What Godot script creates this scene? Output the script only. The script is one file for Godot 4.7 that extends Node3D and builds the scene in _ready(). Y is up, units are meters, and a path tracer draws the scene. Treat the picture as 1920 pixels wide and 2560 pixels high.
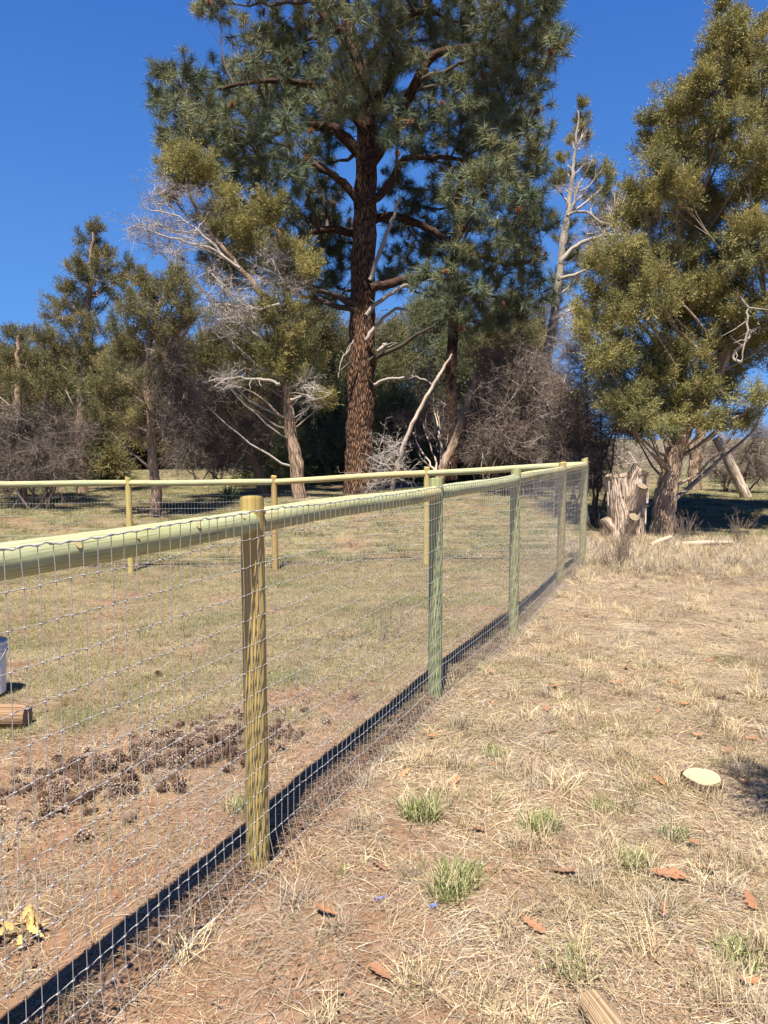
extends Node3D
# A round-rail wire fence runs from the left foreground to a corner post, junipers and a tall pine behind it.
# World: x right, y up, z towards the viewer; helper data below is (x, height, depth ahead of the viewer).

const PINE_CLUMPS := [-4.38,13.16,20.64,0.52, -4.88,13.79,21.26,0.40, -3.44,12.99,21.54,0.81, -2.77,12.89,22.30,0.98, -2.13,12.96,21.25,0.80, -3.03,12.21,22.20,0.97, -3.02,10.32,17.55,0.49, -1.76,10.98,19.82,0.87, -2.66,11.50,22.30,0.98, -3.34,10.83,20.77,0.91, -4.60,11.78,22.09,0.83, -4.60,10.23,17.99,0.45, -5.38,10.54,19.84,0.56, -5.33,10.61,18.68,0.29, -5.85,10.65,20.23,0.32, -4.87,10.43,20.38,0.77, -4.70,8.89,17.47,0.55, -3.88,9.22,18.53,0.81, -3.16,9.13,18.85,0.94, -5.45,10.30,22.16,0.83, -5.78,9.63,21.38,0.54, -2.29,8.89,18.23,0.80, -4.27,9.56,21.55,0.81, -4.25,8.11,18.12,0.57, -3.35,8.87,20.61,0.77, -2.06,8.09,18.06,0.56, -0.92,10.94,17.41,0.65, -0.65,12.58,21.93,0.96, -0.77,10.05,18.49,0.93, -0.10,11.73,18.52,0.70, 0.67,14.19,22.51,0.70, 0.01,11.84,21.94,0.82, 0.23,11.09,18.90,0.71, -1.47,11.16,22.40,0.98, -0.36,10.01,20.20,0.76, 0.51,10.66,20.93,0.79, 0.34,9.09,18.46,0.58, 1.34,10.86,22.29,0.84, 1.25,12.47,20.99,0.79, 2.00,13.71,22.43,0.98, 2.75,13.38,22.05,0.97, 2.93,11.22,18.95,0.83, 2.41,10.95,19.28,0.84, 3.03,11.39,18.26,0.57, 3.44,11.64,18.16,0.57, 3.77,11.61,17.74,0.22, 3.72,11.23,18.97,0.59, 4.26,12.47,20.54,0.51, 3.83,10.50,17.42,0.33, 3.87,11.49,20.93,0.79, 2.86,10.35,19.16,0.84, 1.94,10.06,19.01,0.83, 1.55,11.71,21.66,0.68, 3.58,10.11,19.90,0.62, 2.63,9.53,19.04,0.83, 2.04,9.54,19.90,0.87, 3.42,9.87,21.06,0.79, 3.40,8.47,17.70,0.55, 4.60,9.90,22.47,0.35, 2.43,8.00,17.52,0.66, 1.93,9.23,21.30,0.67, 3.81,9.27,21.79,0.68, 2.23,7.28,17.49,0.77, 3.39,8.04,21.50,0.94, 3.52,7.06,19.30,0.72, 2.11,7.72,20.41,0.51, 3.27,7.27,17.45,0.44, 2.37,6.19,17.64,0.66, 3.24,6.15,18.34,0.69, 4.48,8.17,22.37,0.56, 1.91,6.38,18.42,0.58, 1.68,8.62,21.33,0.40, 1.54,7.51,22.92,0.50, 1.76,5.42,17.97,0.67, 2.51,5.33,18.64,0.82, 3.19,5.21,18.60,0.70, 2.65,4.68,18.78,0.59, 3.71,5.38,18.91,0.59, 1.66,4.77,17.95,0.45, -2.85,8.13,20.58,0.64, -2.27,8.34,22.08,0.55, -1.76,7.64,22.36,0.63, -2.19,6.76,19.02,0.48, -1.45,8.15,21.85,0.55, -1.99,6.59,21.81,0.55, -1.54,6.58,23.00,0.43, -3.99,6.12,18.24,0.68, -3.32,6.40,17.65,0.55, -3.95,8.35,22.53,0.85, -4.27,7.54,20.17,0.63, -3.92,5.96,19.51,0.61, -3.06,6.11,18.63,0.52, -2.76,13.93,20.49,1.15, -1.40,14.88,21.70,1.36, 0.24,13.83,19.77,1.24, 1.73,13.39,19.59,1.10, 2.71,12.17,17.69,0.77, -2.19,16.62,22.16,1.25, -0.30,13.73,17.57,1.21, 1.17,15.15,19.97,1.12, -1.70,9.02,21.78,0.61, -1.94,8.60,22.93,0.65, -1.23,7.73,22.70,0.64, 0.41,9.16,22.21,0.63, 0.97,8.82,22.78,0.64, 0.41,8.13,22.23,0.56, 1.25,8.02,22.79,0.71, 0.68,7.08,22.23,0.70, 1.25,5.76,18.57,0.58, 0.28,6.50,22.01,0.55, -1.73,5.94,21.80,0.61, -1.39,7.26,22.98,0.58, 0.95,10.16,22.48,0.56, -1.72,9.88,22.07,0.55, -2.40,7.02,21.98,0.69, -2.99,7.66,21.47,0.67, -2.80,6.48,21.91,0.62, -0.33,16.14,19.28,0.96, -1.24,17.33,21.49,0.94, 0.50,17.52,21.43,0.94]
const PINE_TRUNK := [-0.69,0.36,20.00,0.443, -0.68,0.84,20.00,0.400, -0.66,1.81,20.00,0.378, -0.62,2.88,20.00,0.368, -0.58,4.46,20.00,0.346, -0.55,6.01,20.00,0.324, -0.51,7.44,20.00,0.303, -0.48,8.65,20.00,0.281, -0.46,9.65,20.00,0.249, -0.57,11.03,20.00,0.205, -0.82,12.10,20.00,0.173, -1.02,12.97,20.00,0.151, -1.11,14.40,20.00,0.119, -0.80,16.09,20.00,0.076, -0.60,17.20,20.00,0.032]
const PINE_L1 := [-0.48,9.05,20.00,0.173, -0.93,9.55,20.00,0.151, -1.45,9.87,20.00,0.130, -2.28,9.87,20.00,0.097, -3.11,9.65,20.00,0.065]
const PINE_L2 := [-0.47,8.61,19.60,0.159, 0.00,9.30,19.60,0.148, 0.51,10.17,19.60,0.138, 0.91,10.94,19.60,0.127, 1.26,11.42,19.60,0.106, 1.91,11.61,19.60,0.085, 2.81,11.80,19.60,0.053]
const PINE_L3 := [-0.35,9.98,19.60,0.138, 0.00,10.65,19.60,0.117, 0.45,11.32,19.60,0.106, 0.85,11.56,19.60,0.085, 1.09,11.32,19.60,0.053]
const PINE_L4 := [-0.57,7.79,19.80,0.128, -0.93,8.29,19.80,0.107, -1.44,8.68,19.80,0.086, -2.26,8.98,19.80,0.064, -3.19,9.08,19.80,0.043]
const PINE_L5 := [-0.51,7.04,20.40,0.132, -0.96,7.35,20.40,0.110, -1.71,7.40,20.40,0.088, -2.36,7.04,20.40,0.066, -2.90,6.31,20.40,0.044]
const PINE_L6 := [-0.43,7.92,19.60,0.127, 0.00,8.12,19.60,0.106, 0.51,8.91,19.60,0.085, 1.22,8.96,19.60,0.064, 2.04,8.91,19.60,0.042]
const PINE_L7 := [-0.35,5.60,19.00,0.123, 0.10,5.70,19.00,0.113, 0.70,5.85,19.00,0.103, 1.30,5.87,19.00,0.082, 1.80,5.60,19.00,0.051, 2.41,5.41,19.00,0.041]
const PINE_L8 := [-0.43,7.58,20.50,0.122, 0.11,7.79,20.50,0.111, 0.97,7.58,20.50,0.100, 1.72,7.17,20.50,0.089, 2.59,6.75,20.50,0.078, 3.56,6.54,20.50,0.066, 4.20,6.75,20.50,0.044]
const PINE_L9 := [-0.82,12.10,20.00,0.130, -1.33,12.39,20.00,0.108, -1.73,12.88,20.00,0.086, -2.24,13.36,20.00,0.065]
const PINE_L10 := [-0.45,9.67,19.80,0.139, -1.02,10.36,19.80,0.118, -1.63,10.74,19.80,0.096, -2.65,10.94,19.80,0.064, -4.08,10.74,19.80,0.043]
const PINE_LA := [-0.57,11.32,20.20,0.120, -0.10,11.91,20.20,0.098, 0.41,12.50,20.20,0.087, 1.03,12.89,20.20,0.066]
const PINE_D1 := [-0.46,4.97,19.30,0.068, -0.26,5.22,19.30,0.057, 0.15,5.51,19.30,0.051, 0.51,5.70,19.30,0.044, 0.94,5.81,19.30,0.033]
const PINE_D2 := [-0.46,4.36,19.30,0.054, -0.20,4.71,19.30,0.047, 0.10,5.02,19.30,0.041, 0.36,5.15,19.30,0.033, 0.53,5.12,19.30,0.021]
const PINE_D3 := [-0.26,3.23,19.30,0.041, 0.05,3.37,19.30,0.038, 0.52,3.42,19.30,0.033, 0.93,3.40,19.30,0.027, 1.29,3.20,19.30,0.017]
const PINE_D4 := [-0.36,5.88,19.40,0.062, -0.15,6.48,19.40,0.055, 0.10,7.08,19.40,0.047, 0.28,7.57,19.40,0.041, 0.41,7.96,19.40,0.034]
const PINE_D5 := [-0.15,4.07,19.40,0.055, -0.02,4.22,19.40,0.047, 0.06,4.29,19.40,0.034]
const PINE_D6 := [-0.77,4.36,19.30,0.027, -0.94,4.06,19.30,0.024, -1.11,3.81,19.30,0.021, -1.17,3.40,19.30,0.014]
const PINE2_STEM := [1.98,0.66,21.50,0.174, 1.93,2.96,21.50,0.163, 1.96,5.22,21.50,0.151, 2.01,6.88,21.50,0.139, 2.08,7.87,21.50,0.128, 2.13,8.85,21.50,0.105, 2.44,9.44,21.50,0.070, 2.90,9.65,21.50,0.046]
const JA_CLUMPS := [-7.57,7.25,19.85,0.19, -7.67,6.98,19.80,0.24, -7.61,6.72,19.97,0.27, -7.19,6.25,19.25,0.29, -7.26,6.60,19.87,0.21, -7.49,6.21,19.11,0.21, -8.00,6.10,19.47,0.26, -8.39,5.80,19.99,0.27, -7.96,5.78,19.84,0.38, -7.26,5.83,19.13,0.31, -7.33,6.18,20.30,0.27, -8.26,5.35,19.77,0.37, -7.75,5.23,19.64,0.42, -7.99,4.85,18.62,0.30, -8.00,4.61,19.59,0.42, -7.28,4.63,19.05,0.36, -8.62,4.64,19.81,0.32, -6.98,5.49,19.43,0.26, -6.99,6.03,20.07,0.22, -6.66,6.27,19.77,0.19, -8.53,4.15,20.04,0.43, -7.67,4.05,19.23,0.42, -8.83,4.12,19.76,0.37, -8.08,3.51,19.93,0.43, -8.69,3.42,20.09,0.43, -7.37,3.85,19.23,0.42]
const JA_STEM := [-7.97,0.42,19.50,0.148, -7.99,1.81,19.50,0.126, -7.87,3.06,19.50,0.105, -7.72,4.39,19.50,0.084, -7.57,5.71,19.50,0.063, -7.44,7.10,19.50,0.032]
const JB_CLUMPS := [-8.57,4.31,17.55,0.19, -8.41,4.13,17.59,0.24, -8.52,3.82,17.30,0.28, -8.42,3.69,17.76,0.34, -8.89,3.50,17.73,0.29, -7.69,4.06,17.03,0.20, -7.72,3.43,17.05,0.32, -8.01,3.03,16.47,0.36, -8.91,2.83,17.54,0.28, -8.14,2.84,17.70,0.43, -7.34,3.07,16.96,0.37, -9.24,3.28,17.31,0.37, -9.30,2.55,17.35,0.47, -9.74,3.10,17.37,0.47]
const JB_STEM := [-8.30,0.32,17.00,0.110, -8.33,1.35,17.00,0.101, -8.32,2.26,17.00,0.083, -8.30,3.34,17.00,0.055, -8.26,4.14,17.00,0.028]
const JB_STEM2 := [-7.76,0.36,17.00,0.092, -7.63,1.35,17.00,0.083, -7.64,2.26,17.00,0.064, -7.69,3.25,17.00,0.046, -7.68,3.96,17.00,0.028]
const JB_TWIGS := [-8.29,2.25,16.61,0.54, -8.11,1.99,17.34,0.56, -8.47,1.53,17.10,0.46, -7.78,1.53,17.20,0.46, -7.35,2.17,16.91,0.46, -8.71,1.07,17.15,0.37, -8.15,0.97,17.33,0.37, -7.30,1.62,17.16,0.42, -7.18,1.06,17.26,0.33, -6.62,1.98,16.43,0.36, -8.93,1.80,16.59,0.54]
const JC_CLUMPS := [-5.00,5.04,15.41,0.17, -4.94,4.99,15.74,0.24, -4.93,4.65,15.05,0.24, -4.80,4.79,15.80,0.26, -5.24,4.45,15.71,0.30, -4.61,4.29,14.77,0.28, -4.24,5.12,15.46,0.18, -4.29,4.81,15.06,0.24, -3.98,4.67,14.79,0.26, -3.87,4.47,14.91,0.28, -4.35,4.44,15.21,0.33, -4.45,4.02,14.99,0.32, -4.14,4.02,15.01,0.32, -3.75,4.21,14.76,0.24, -5.00,4.00,15.45,0.29, -5.28,4.06,15.31,0.25, -5.34,3.63,15.68,0.34, -5.00,3.54,15.64,0.34, -4.49,3.56,15.08,0.33, -5.68,3.26,16.14,0.31, -4.87,2.97,14.70,0.32, -5.73,3.19,15.35,0.33, -5.83,2.85,15.15,0.29, -5.67,2.54,15.36,0.33, -5.27,2.20,14.88,0.32, -6.11,2.23,16.03,0.26, -5.24,2.62,15.30,0.29]
const JC_STEM := [-4.81,0.19,15.50,0.109, -4.81,0.80,15.50,0.101, -4.83,1.39,15.50,0.092, -4.87,2.30,15.50,0.084, -4.92,3.04,15.50,0.075, -4.82,3.77,15.50,0.067, -4.64,4.42,15.50,0.050, -4.37,5.06,15.50,0.025]
const JC_TWIGS := [-4.33,3.40,15.04,0.41, -4.37,2.97,15.74,0.43, -4.53,2.77,15.11,0.33, -4.19,2.47,15.65,0.42, -4.38,2.13,15.41,0.42, -4.05,1.97,15.70,0.34, -5.28,2.32,16.15,0.35, -4.50,3.92,15.98,0.35, -5.21,3.20,15.50,0.34, -4.89,1.97,15.98,0.26]
const JD_CLUMPS := [-4.46,8.13,17.00,0.18, -4.49,7.82,16.62,0.27, -4.11,7.54,16.30,0.31, -4.67,7.60,16.93,0.23, -3.96,7.50,16.89,0.23, -4.82,7.33,17.44,0.21, -3.64,7.42,17.45,0.24, -3.37,6.92,16.95,0.37, -3.48,6.47,16.59,0.36, -3.91,6.69,17.35,0.23, -2.44,6.66,16.10,0.26, -2.30,6.54,16.25,0.22, -2.13,6.04,16.89,0.23, -1.87,5.89,16.96,0.28, -1.63,5.56,16.30,0.26, -2.01,5.54,16.98,0.28, -2.91,6.34,17.35,0.28, -2.96,6.48,16.63,0.27, -3.25,6.00,16.70,0.27, -2.17,4.74,16.42,0.35, -2.36,4.42,16.51,0.31, -2.04,4.57,17.46,0.38, -1.90,4.00,16.63,0.36, -2.23,3.84,17.45,0.38, -1.76,3.65,17.38,0.38, -1.90,3.15,16.93,0.37, -2.28,3.81,16.46,0.36, -2.70,3.84,17.47,0.33, -2.86,3.76,16.80,0.32, -1.34,2.69,16.68,0.18, -2.38,3.38,16.55,0.27, -3.90,4.12,17.48,0.28, -3.93,3.58,16.79,0.32, -4.04,3.73,16.50,0.27, -3.21,3.58,16.77,0.27, -3.89,7.61,16.27,0.22, -4.33,7.44,16.97,0.23, -3.15,6.34,16.72,0.27]
const JD_STEM := [-1.91,0.49,16.80,0.154, -1.97,1.08,16.80,0.145, -2.04,1.62,16.80,0.136, -2.14,2.70,16.80,0.118, -2.19,3.59,16.80,0.100, -2.15,4.46,16.80,0.082, -2.20,5.33,16.80,0.064, -2.29,6.19,16.80,0.045, -2.46,6.79,16.80,0.027]
const JD_L1 := [-2.15,3.74,16.60,0.081, -2.46,4.43,16.60,0.076, -2.80,5.12,16.60,0.072, -3.23,5.63,16.60,0.063, -3.74,6.22,16.60,0.054, -4.16,6.98,16.60,0.036, -4.36,7.81,16.60,0.022]
const JD_P1 := [-3.07,5.45,16.20,0.032, -3.58,5.79,16.20,0.027, -4.17,5.99,16.20,0.025, -4.67,6.12,16.20,0.019, -5.26,6.32,16.20,0.011]
const JD_P2 := [-2.25,3.01,16.20,0.038, -2.60,3.10,16.20,0.032, -3.11,3.14,16.20,0.027, -3.63,3.10,16.20,0.022, -4.24,2.97,16.20,0.014]
const JD_P3 := [-3.41,5.70,16.20,0.027, -3.82,6.12,16.20,0.025, -4.24,6.45,16.20,0.019, -4.74,6.61,16.20,0.014, -5.08,6.69,16.20,0.008]
const JD_P4 := [-2.23,4.70,16.20,0.032, -2.66,4.58,16.20,0.027, -3.09,4.62,16.20,0.025, -3.60,4.70,16.20,0.022, -4.12,4.45,16.20,0.014]
const JD_P5 := [-2.06,2.68,16.40,0.033, -1.75,2.77,16.40,0.027, -1.49,2.68,16.40,0.022, -1.14,2.81,16.40,0.011]
const JD_TWIGS := [-5.09,6.36,16.19,0.31, -4.89,6.42,16.68,0.36, -4.55,6.51,16.73,0.36, -4.01,5.96,15.91,0.39, -4.83,5.93,16.43,0.31, -4.34,5.61,16.17,0.31, -4.05,6.71,16.84,0.36, -3.87,5.48,16.68,0.41, -3.41,5.03,16.15,0.35, -3.08,4.70,16.17,0.39, -3.74,4.51,16.05,0.43, -4.48,4.21,16.89,0.37, -3.44,4.20,16.19,0.44, -2.97,4.42,16.51,0.40, -2.41,5.75,16.38,0.35, -2.27,5.36,16.55,0.40, -2.61,5.10,16.50,0.40, -1.93,5.13,16.64,0.36, -3.42,3.08,16.02,0.35, -1.61,2.60,16.66,0.27, -4.16,2.92,16.20,0.31, -4.98,6.93,16.43,0.27, -4.57,7.11,16.24,0.31, -4.05,7.02,16.20,0.26, -1.67,3.03,16.43,0.27, -5.32,6.16,16.36,0.27]
const JE_STEM := [-2.85,0.40,18.00,0.126, -3.02,0.94,18.00,0.122, -3.25,1.42,18.00,0.117, -3.48,1.91,18.00,0.107, -3.81,2.38,18.00,0.097, -4.14,2.91,18.00,0.078, -4.37,3.43,18.00,0.058, -4.60,3.81,18.00,0.039]
const JE_TWIGS := [-4.38,3.13,17.83,0.43, -3.52,2.78,18.29,0.49, -3.10,3.06,18.11,0.44, -2.81,2.37,17.44,0.42, -3.42,2.19,17.70,0.38, -2.50,2.76,17.95,0.39, -3.98,2.01,18.50,0.50, -4.37,1.81,18.47,0.50, -3.70,1.52,18.05,0.39, -3.18,1.99,17.42,0.47, -4.13,2.59,18.33,0.50, -2.99,1.71,17.91,0.39, -4.46,2.39,18.09,0.49, -4.72,1.51,18.25,0.49, -4.02,1.22,18.16,0.39]
const JF_CLUMPS := [5.17,10.65,20.59,0.11, 5.35,10.41,20.89,0.16, 5.31,10.06,20.52,0.16, 5.00,9.76,20.52,0.11, 5.45,9.98,20.85,0.11, 4.77,9.20,20.39,0.13, 5.43,9.02,20.46,0.20, 5.64,8.94,20.83,0.16, 4.65,8.60,20.30,0.11, 4.61,8.73,20.84,0.11, 4.96,9.01,20.74,0.16, 5.79,8.53,20.55,0.28, 6.08,8.50,20.45,0.33, 6.41,8.30,20.80,0.34, 6.00,8.12,20.89,0.34, 5.53,8.16,20.35,0.27, 6.36,7.71,20.59,0.33, 6.05,7.62,20.63,0.28, 5.71,7.72,20.60,0.28, 4.72,7.58,20.48,0.28, 4.75,7.13,20.36,0.24, 4.89,6.79,20.66,0.22, 6.34,7.25,20.82,0.28, 5.12,6.70,20.30,0.24, 5.74,8.90,20.41,0.28, 6.29,9.04,20.82,0.32, 6.61,8.72,20.80,0.31, 6.71,8.06,20.71,0.34, 6.38,7.21,20.27,0.33, 5.88,7.34,20.76,0.31, 6.27,6.86,20.93,0.34, 5.73,6.86,20.95,0.32, 6.65,6.81,20.74,0.34, 5.44,6.49,20.28,0.27, 4.83,6.19,20.84,0.32, 5.06,5.89,20.40,0.31, 4.71,5.52,20.70,0.28]
const JF_STEM := [4.06,0.74,20.00,0.160, 4.13,2.24,20.00,0.151, 4.25,3.30,20.00,0.139, 4.41,4.35,20.00,0.126, 4.53,5.39,20.00,0.109, 4.65,6.53,20.00,0.093, 4.79,7.64,20.00,0.076, 4.90,8.55,20.00,0.055, 4.96,9.25,20.00,0.038, 5.02,10.24,20.00,0.017]
const JF_S2 := [4.71,6.83,20.00,0.067, 4.82,7.44,20.00,0.059, 4.97,8.05,20.00,0.042, 5.11,8.53,20.00,0.022]
const JF_L1 := [4.56,6.33,19.60,0.066, 4.84,6.73,19.60,0.058, 5.35,6.96,19.60,0.050, 5.96,7.03,19.60,0.041, 6.68,7.05,19.60,0.024]
const JF_L2 := [4.70,7.53,19.60,0.041, 5.12,7.63,19.60,0.037, 5.54,7.38,19.60,0.033, 5.95,7.33,19.60,0.017]
const JF_L3 := [4.50,5.93,19.60,0.050, 5.06,6.13,19.60,0.041, 5.46,6.43,19.60,0.033, 5.76,6.93,19.60,0.017]
const JF_TWIGS := [5.37,9.14,20.25,0.27, 5.08,9.46,20.01,0.22, 4.86,8.17,19.43,0.26, 5.33,7.33,19.59,0.32, 5.92,7.91,20.22,0.38, 5.51,6.89,19.45,0.37, 5.12,7.01,19.91,0.32, 4.52,8.26,19.71,0.21, 6.12,7.29,19.46,0.32, 4.65,4.76,19.92,0.43, 4.81,5.07,19.34,0.37, 4.25,3.56,19.41,0.42, 5.02,4.31,19.68,0.37]
const JG_CLUMPS := [6.50,10.12,15.12,0.14, 6.97,9.99,15.44,0.12, 6.41,9.32,14.14,0.15, 5.94,8.94,13.75,0.11, 6.54,9.52,14.96,0.16, 6.75,9.71,15.59,0.27, 7.06,9.63,15.71,0.21, 6.47,9.38,15.35,0.25, 6.41,9.00,14.60,0.19, 6.65,8.84,14.62,0.16, 6.25,8.84,14.87,0.13, 7.63,10.05,15.77,0.17, 6.85,9.02,14.33,0.28, 6.99,8.77,14.27,0.28, 6.92,8.76,15.05,0.18, 7.65,8.95,15.92,0.34, 6.36,8.29,14.05,0.25, 5.60,8.10,13.67,0.09, 5.64,8.09,13.88,0.16, 6.27,8.59,14.95,0.16, 5.71,8.45,15.05,0.28, 5.55,7.72,14.04,0.22, 5.32,7.79,14.06,0.16, 5.69,7.93,15.03,0.19, 5.25,8.04,15.15,0.12, 5.48,7.76,15.26,0.21, 6.33,8.54,15.35,0.23, 6.07,7.57,13.75,0.22, 6.69,8.26,14.76,0.22, 7.31,8.49,15.60,0.32, 7.92,8.44,15.90,0.30, 6.55,7.65,14.36,0.28, 6.73,7.94,15.64,0.21, 5.31,7.54,15.15,0.24, 5.72,7.72,15.82,0.22, 5.40,7.15,14.15,0.30, 5.96,7.67,15.27,0.29, 6.23,7.53,15.62,0.24, 6.28,7.24,14.74,0.31, 6.45,6.84,13.84,0.30, 6.78,7.01,14.06,0.40, 4.85,6.72,13.98,0.23, 5.16,6.43,13.82,0.33, 4.64,6.26,13.96,0.16, 5.23,6.51,15.08,0.32, 5.23,6.25,13.85,0.40, 6.36,6.80,15.42,0.29, 6.62,6.57,15.37,0.38, 7.43,6.92,15.56,0.36, 7.56,6.90,15.53,0.25, 5.22,6.29,15.31,0.30, 5.08,6.29,15.82,0.34, 5.90,6.28,15.90,0.37, 6.17,6.15,15.10,0.33, 6.89,6.19,15.92,0.56, 6.56,5.54,13.85,0.31, 6.76,5.68,13.85,0.30, 4.35,5.28,13.76,0.29, 4.88,5.24,14.10,0.31, 5.33,5.21,14.50,0.33, 5.76,5.38,14.70,0.30, 6.65,5.31,15.23,0.37, 7.01,5.53,15.38,0.36, 6.71,5.07,13.80,0.36, 4.07,5.26,14.57,0.27, 4.42,5.16,14.90,0.32, 4.78,4.94,14.50,0.38, 4.94,4.51,13.88,0.44, 5.99,4.69,15.03,0.53, 6.14,4.63,14.50,0.48, 6.97,4.73,15.24,0.48, 4.35,4.66,14.79,0.44, 5.01,4.67,15.91,0.32, 4.44,4.38,15.87,0.44, 4.75,4.15,13.77,0.49, 5.90,4.28,15.42,0.34, 6.23,4.26,15.33,0.52, 6.49,4.11,14.31,0.30, 6.73,4.31,13.88,0.27, 7.30,3.96,14.75,0.39, 4.13,3.81,14.45,0.33, 4.64,3.78,15.37,0.41, 5.51,3.65,15.80,0.33, 5.36,3.31,14.52,0.39, 5.76,3.48,14.30,0.42, 6.58,3.59,14.80,0.43, 7.17,3.68,15.27,0.41, 7.64,3.56,15.49,0.45, 4.66,3.21,14.98,0.37, 5.07,2.96,14.31,0.29, 5.32,2.94,14.41,0.37, 5.32,2.57,15.63,0.25, 5.37,2.50,14.85,0.32, 4.50,2.45,13.72,0.29, 5.90,2.98,14.61,0.39, 6.13,2.74,14.17,0.22, 6.95,2.88,15.20,0.48, 6.78,2.61,13.78,0.27, 6.48,2.09,14.25,0.21, 6.02,2.12,13.83,0.11, 7.13,2.17,14.75,0.20, 5.28,2.02,15.96,0.15, 4.40,2.94,14.90,0.28, 4.57,2.37,14.53,0.32, 5.54,2.03,15.84,0.30, 5.17,2.01,13.82,0.23, 5.54,2.39,14.45,0.31, 4.48,3.42,15.55,0.22, 4.02,3.27,13.61,0.32, 5.20,2.81,15.44,0.30, 5.85,2.62,14.47,0.32, 4.71,2.25,13.64,0.29, 7.51,8.12,14.20,0.44, 7.86,7.58,14.70,0.52, 7.63,6.69,14.52,0.60, 7.94,5.79,14.84,0.51, 7.35,4.86,13.73,0.42, 7.55,4.00,14.12,0.59, 8.79,3.29,15.94,0.41, 8.28,7.06,14.66,0.50, 8.62,5.98,14.73,0.71, 8.00,4.74,13.80,0.46, 8.38,3.59,14.27,0.37]
const JG_STEM := [5.50,-0.14,14.60,0.245, 5.54,0.30,14.60,0.205, 5.61,0.85,14.60,0.182, 5.74,1.56,14.60,0.166, 5.92,2.03,14.60,0.150, 6.21,2.58,14.60,0.142, 6.54,3.27,14.60,0.110, 6.89,3.96,14.60,0.079, 7.33,4.56,14.60,0.047]
const JG_S2 := [6.18,1.38,15.70,0.136, 6.22,2.64,15.70,0.127, 6.26,4.29,15.70,0.110, 6.33,5.90,15.70,0.093, 6.40,7.64,15.70,0.068, 6.47,8.73,15.70,0.051, 6.69,9.50,15.70,0.034, 6.88,10.26,15.70,0.017]
const JG_S3 := [7.02,3.47,15.70,0.068, 7.45,5.10,15.70,0.068, 7.62,6.70,15.70,0.051, 7.63,8.27,15.70,0.034, 7.60,9.65,15.70,0.017]
const JG_D1 := [6.39,4.38,13.60,0.024, 6.52,4.20,13.60,0.024, 6.57,3.95,13.60,0.021, 6.53,3.59,13.60,0.019, 6.47,3.20,13.60,0.010]
const JG_D2 := [6.58,3.19,13.80,0.029, 6.43,3.33,13.80,0.024, 6.67,3.69,13.80,0.019, 6.88,3.87,13.80,0.015]
const JG_TWIGS := [6.32,7.85,15.26,0.25, 6.10,8.56,14.99,0.20, 5.88,2.19,14.81,0.32, 5.24,2.10,14.35,0.31, 4.73,2.11,14.69,0.32, 5.22,5.74,15.08,0.33, 4.80,5.35,14.73,0.32]
const BR1 := [2.65,3.84,19.13,0.52, 3.33,4.09,19.56,0.53, 2.87,3.24,19.20,0.62, 2.47,2.73,19.19,0.52, 2.95,2.50,18.35,0.60, 2.66,1.71,18.33,0.50, 2.08,2.23,19.38,0.42, 2.34,1.51,18.88,0.46]
const BR2 := [3.35,3.28,18.45,0.60, 3.62,3.76,18.39,0.40, 3.57,2.50,18.50,0.60, 3.07,1.81,17.85,0.58, 3.90,1.91,18.60,0.60, 4.12,2.78,18.31,0.49, 3.49,1.31,18.47,0.45]
const BR3 := [3.78,3.08,16.08,0.43, 4.33,2.70,16.84,0.46, 4.05,2.15,16.41,0.44, 4.04,1.62,17.07,0.46, 4.51,1.81,17.09,0.46, 4.04,3.69,16.16,0.35, 4.46,3.29,16.41,0.35, 4.12,1.19,16.23,0.39]
const BR4 := [4.40,2.14,15.77,0.43, 4.50,2.63,15.59,0.42, 4.73,1.72,15.97,0.43, 4.80,2.13,15.42,0.33, 4.42,1.30,15.47,0.38, 4.35,0.87,15.76,0.34]
const BR5 := [1.62,2.05,21.49,0.46, 1.17,2.75,21.86,0.47, 0.97,1.82,22.48,0.49, 1.94,1.46,22.46,0.49, 1.51,2.86,21.64,0.47, 0.57,2.39,21.42,0.46, 1.31,3.72,22.39,0.48]
const BR6 := [9.60,1.47,21.74,0.41, 9.92,1.36,21.16,0.46, 10.12,1.49,20.42,0.44, 10.56,0.93,20.58,0.44, 10.43,0.77,21.67,0.41, 9.85,0.77,21.70,0.35, 10.23,2.03,20.25,0.38]
const BR7 := [-6.83,2.33,23.56,0.57, -6.43,1.70,23.90,0.58, -5.72,2.33,23.67,0.58, -5.24,1.70,24.36,0.59, -4.61,2.21,23.82,0.52, -4.34,1.43,24.39,0.46, -6.59,1.19,23.51,0.44, -5.44,1.18,24.03,0.45]
const BR8 := [-8.66,1.63,16.58,0.45, -8.12,1.28,16.36,0.40, -7.44,1.55,15.87,0.39, -7.03,1.21,15.89,0.34, -6.86,1.45,16.32,0.31, -7.83,0.94,16.10,0.30, -7.31,0.85,16.09,0.26, -8.32,0.84,16.18,0.31]
const BR9 := [-3.52,1.70,21.07,0.40, -3.11,1.47,21.37,0.44, -2.69,1.82,20.79,0.39, -3.17,2.04,21.05,0.36, -3.59,1.26,20.81,0.34, -2.67,1.25,21.04,0.36, -3.09,1.08,21.18,0.32]
const LEAN1 := [0.16,0.43,17.00,0.055, 0.23,0.89,17.00,0.051, 0.46,1.71,17.00,0.046, 0.78,2.44,17.00,0.041, 1.09,2.98,17.00,0.037, 1.36,3.43,17.00,0.032, 1.54,3.74,17.00,0.018]
const LEAN2 := [1.34,0.53,19.00,0.134, 1.49,0.99,19.00,0.123, 1.74,1.61,19.00,0.113, 1.99,2.32,19.00,0.098, 2.23,3.02,19.00,0.082, 2.35,3.53,19.00,0.062]
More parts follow.
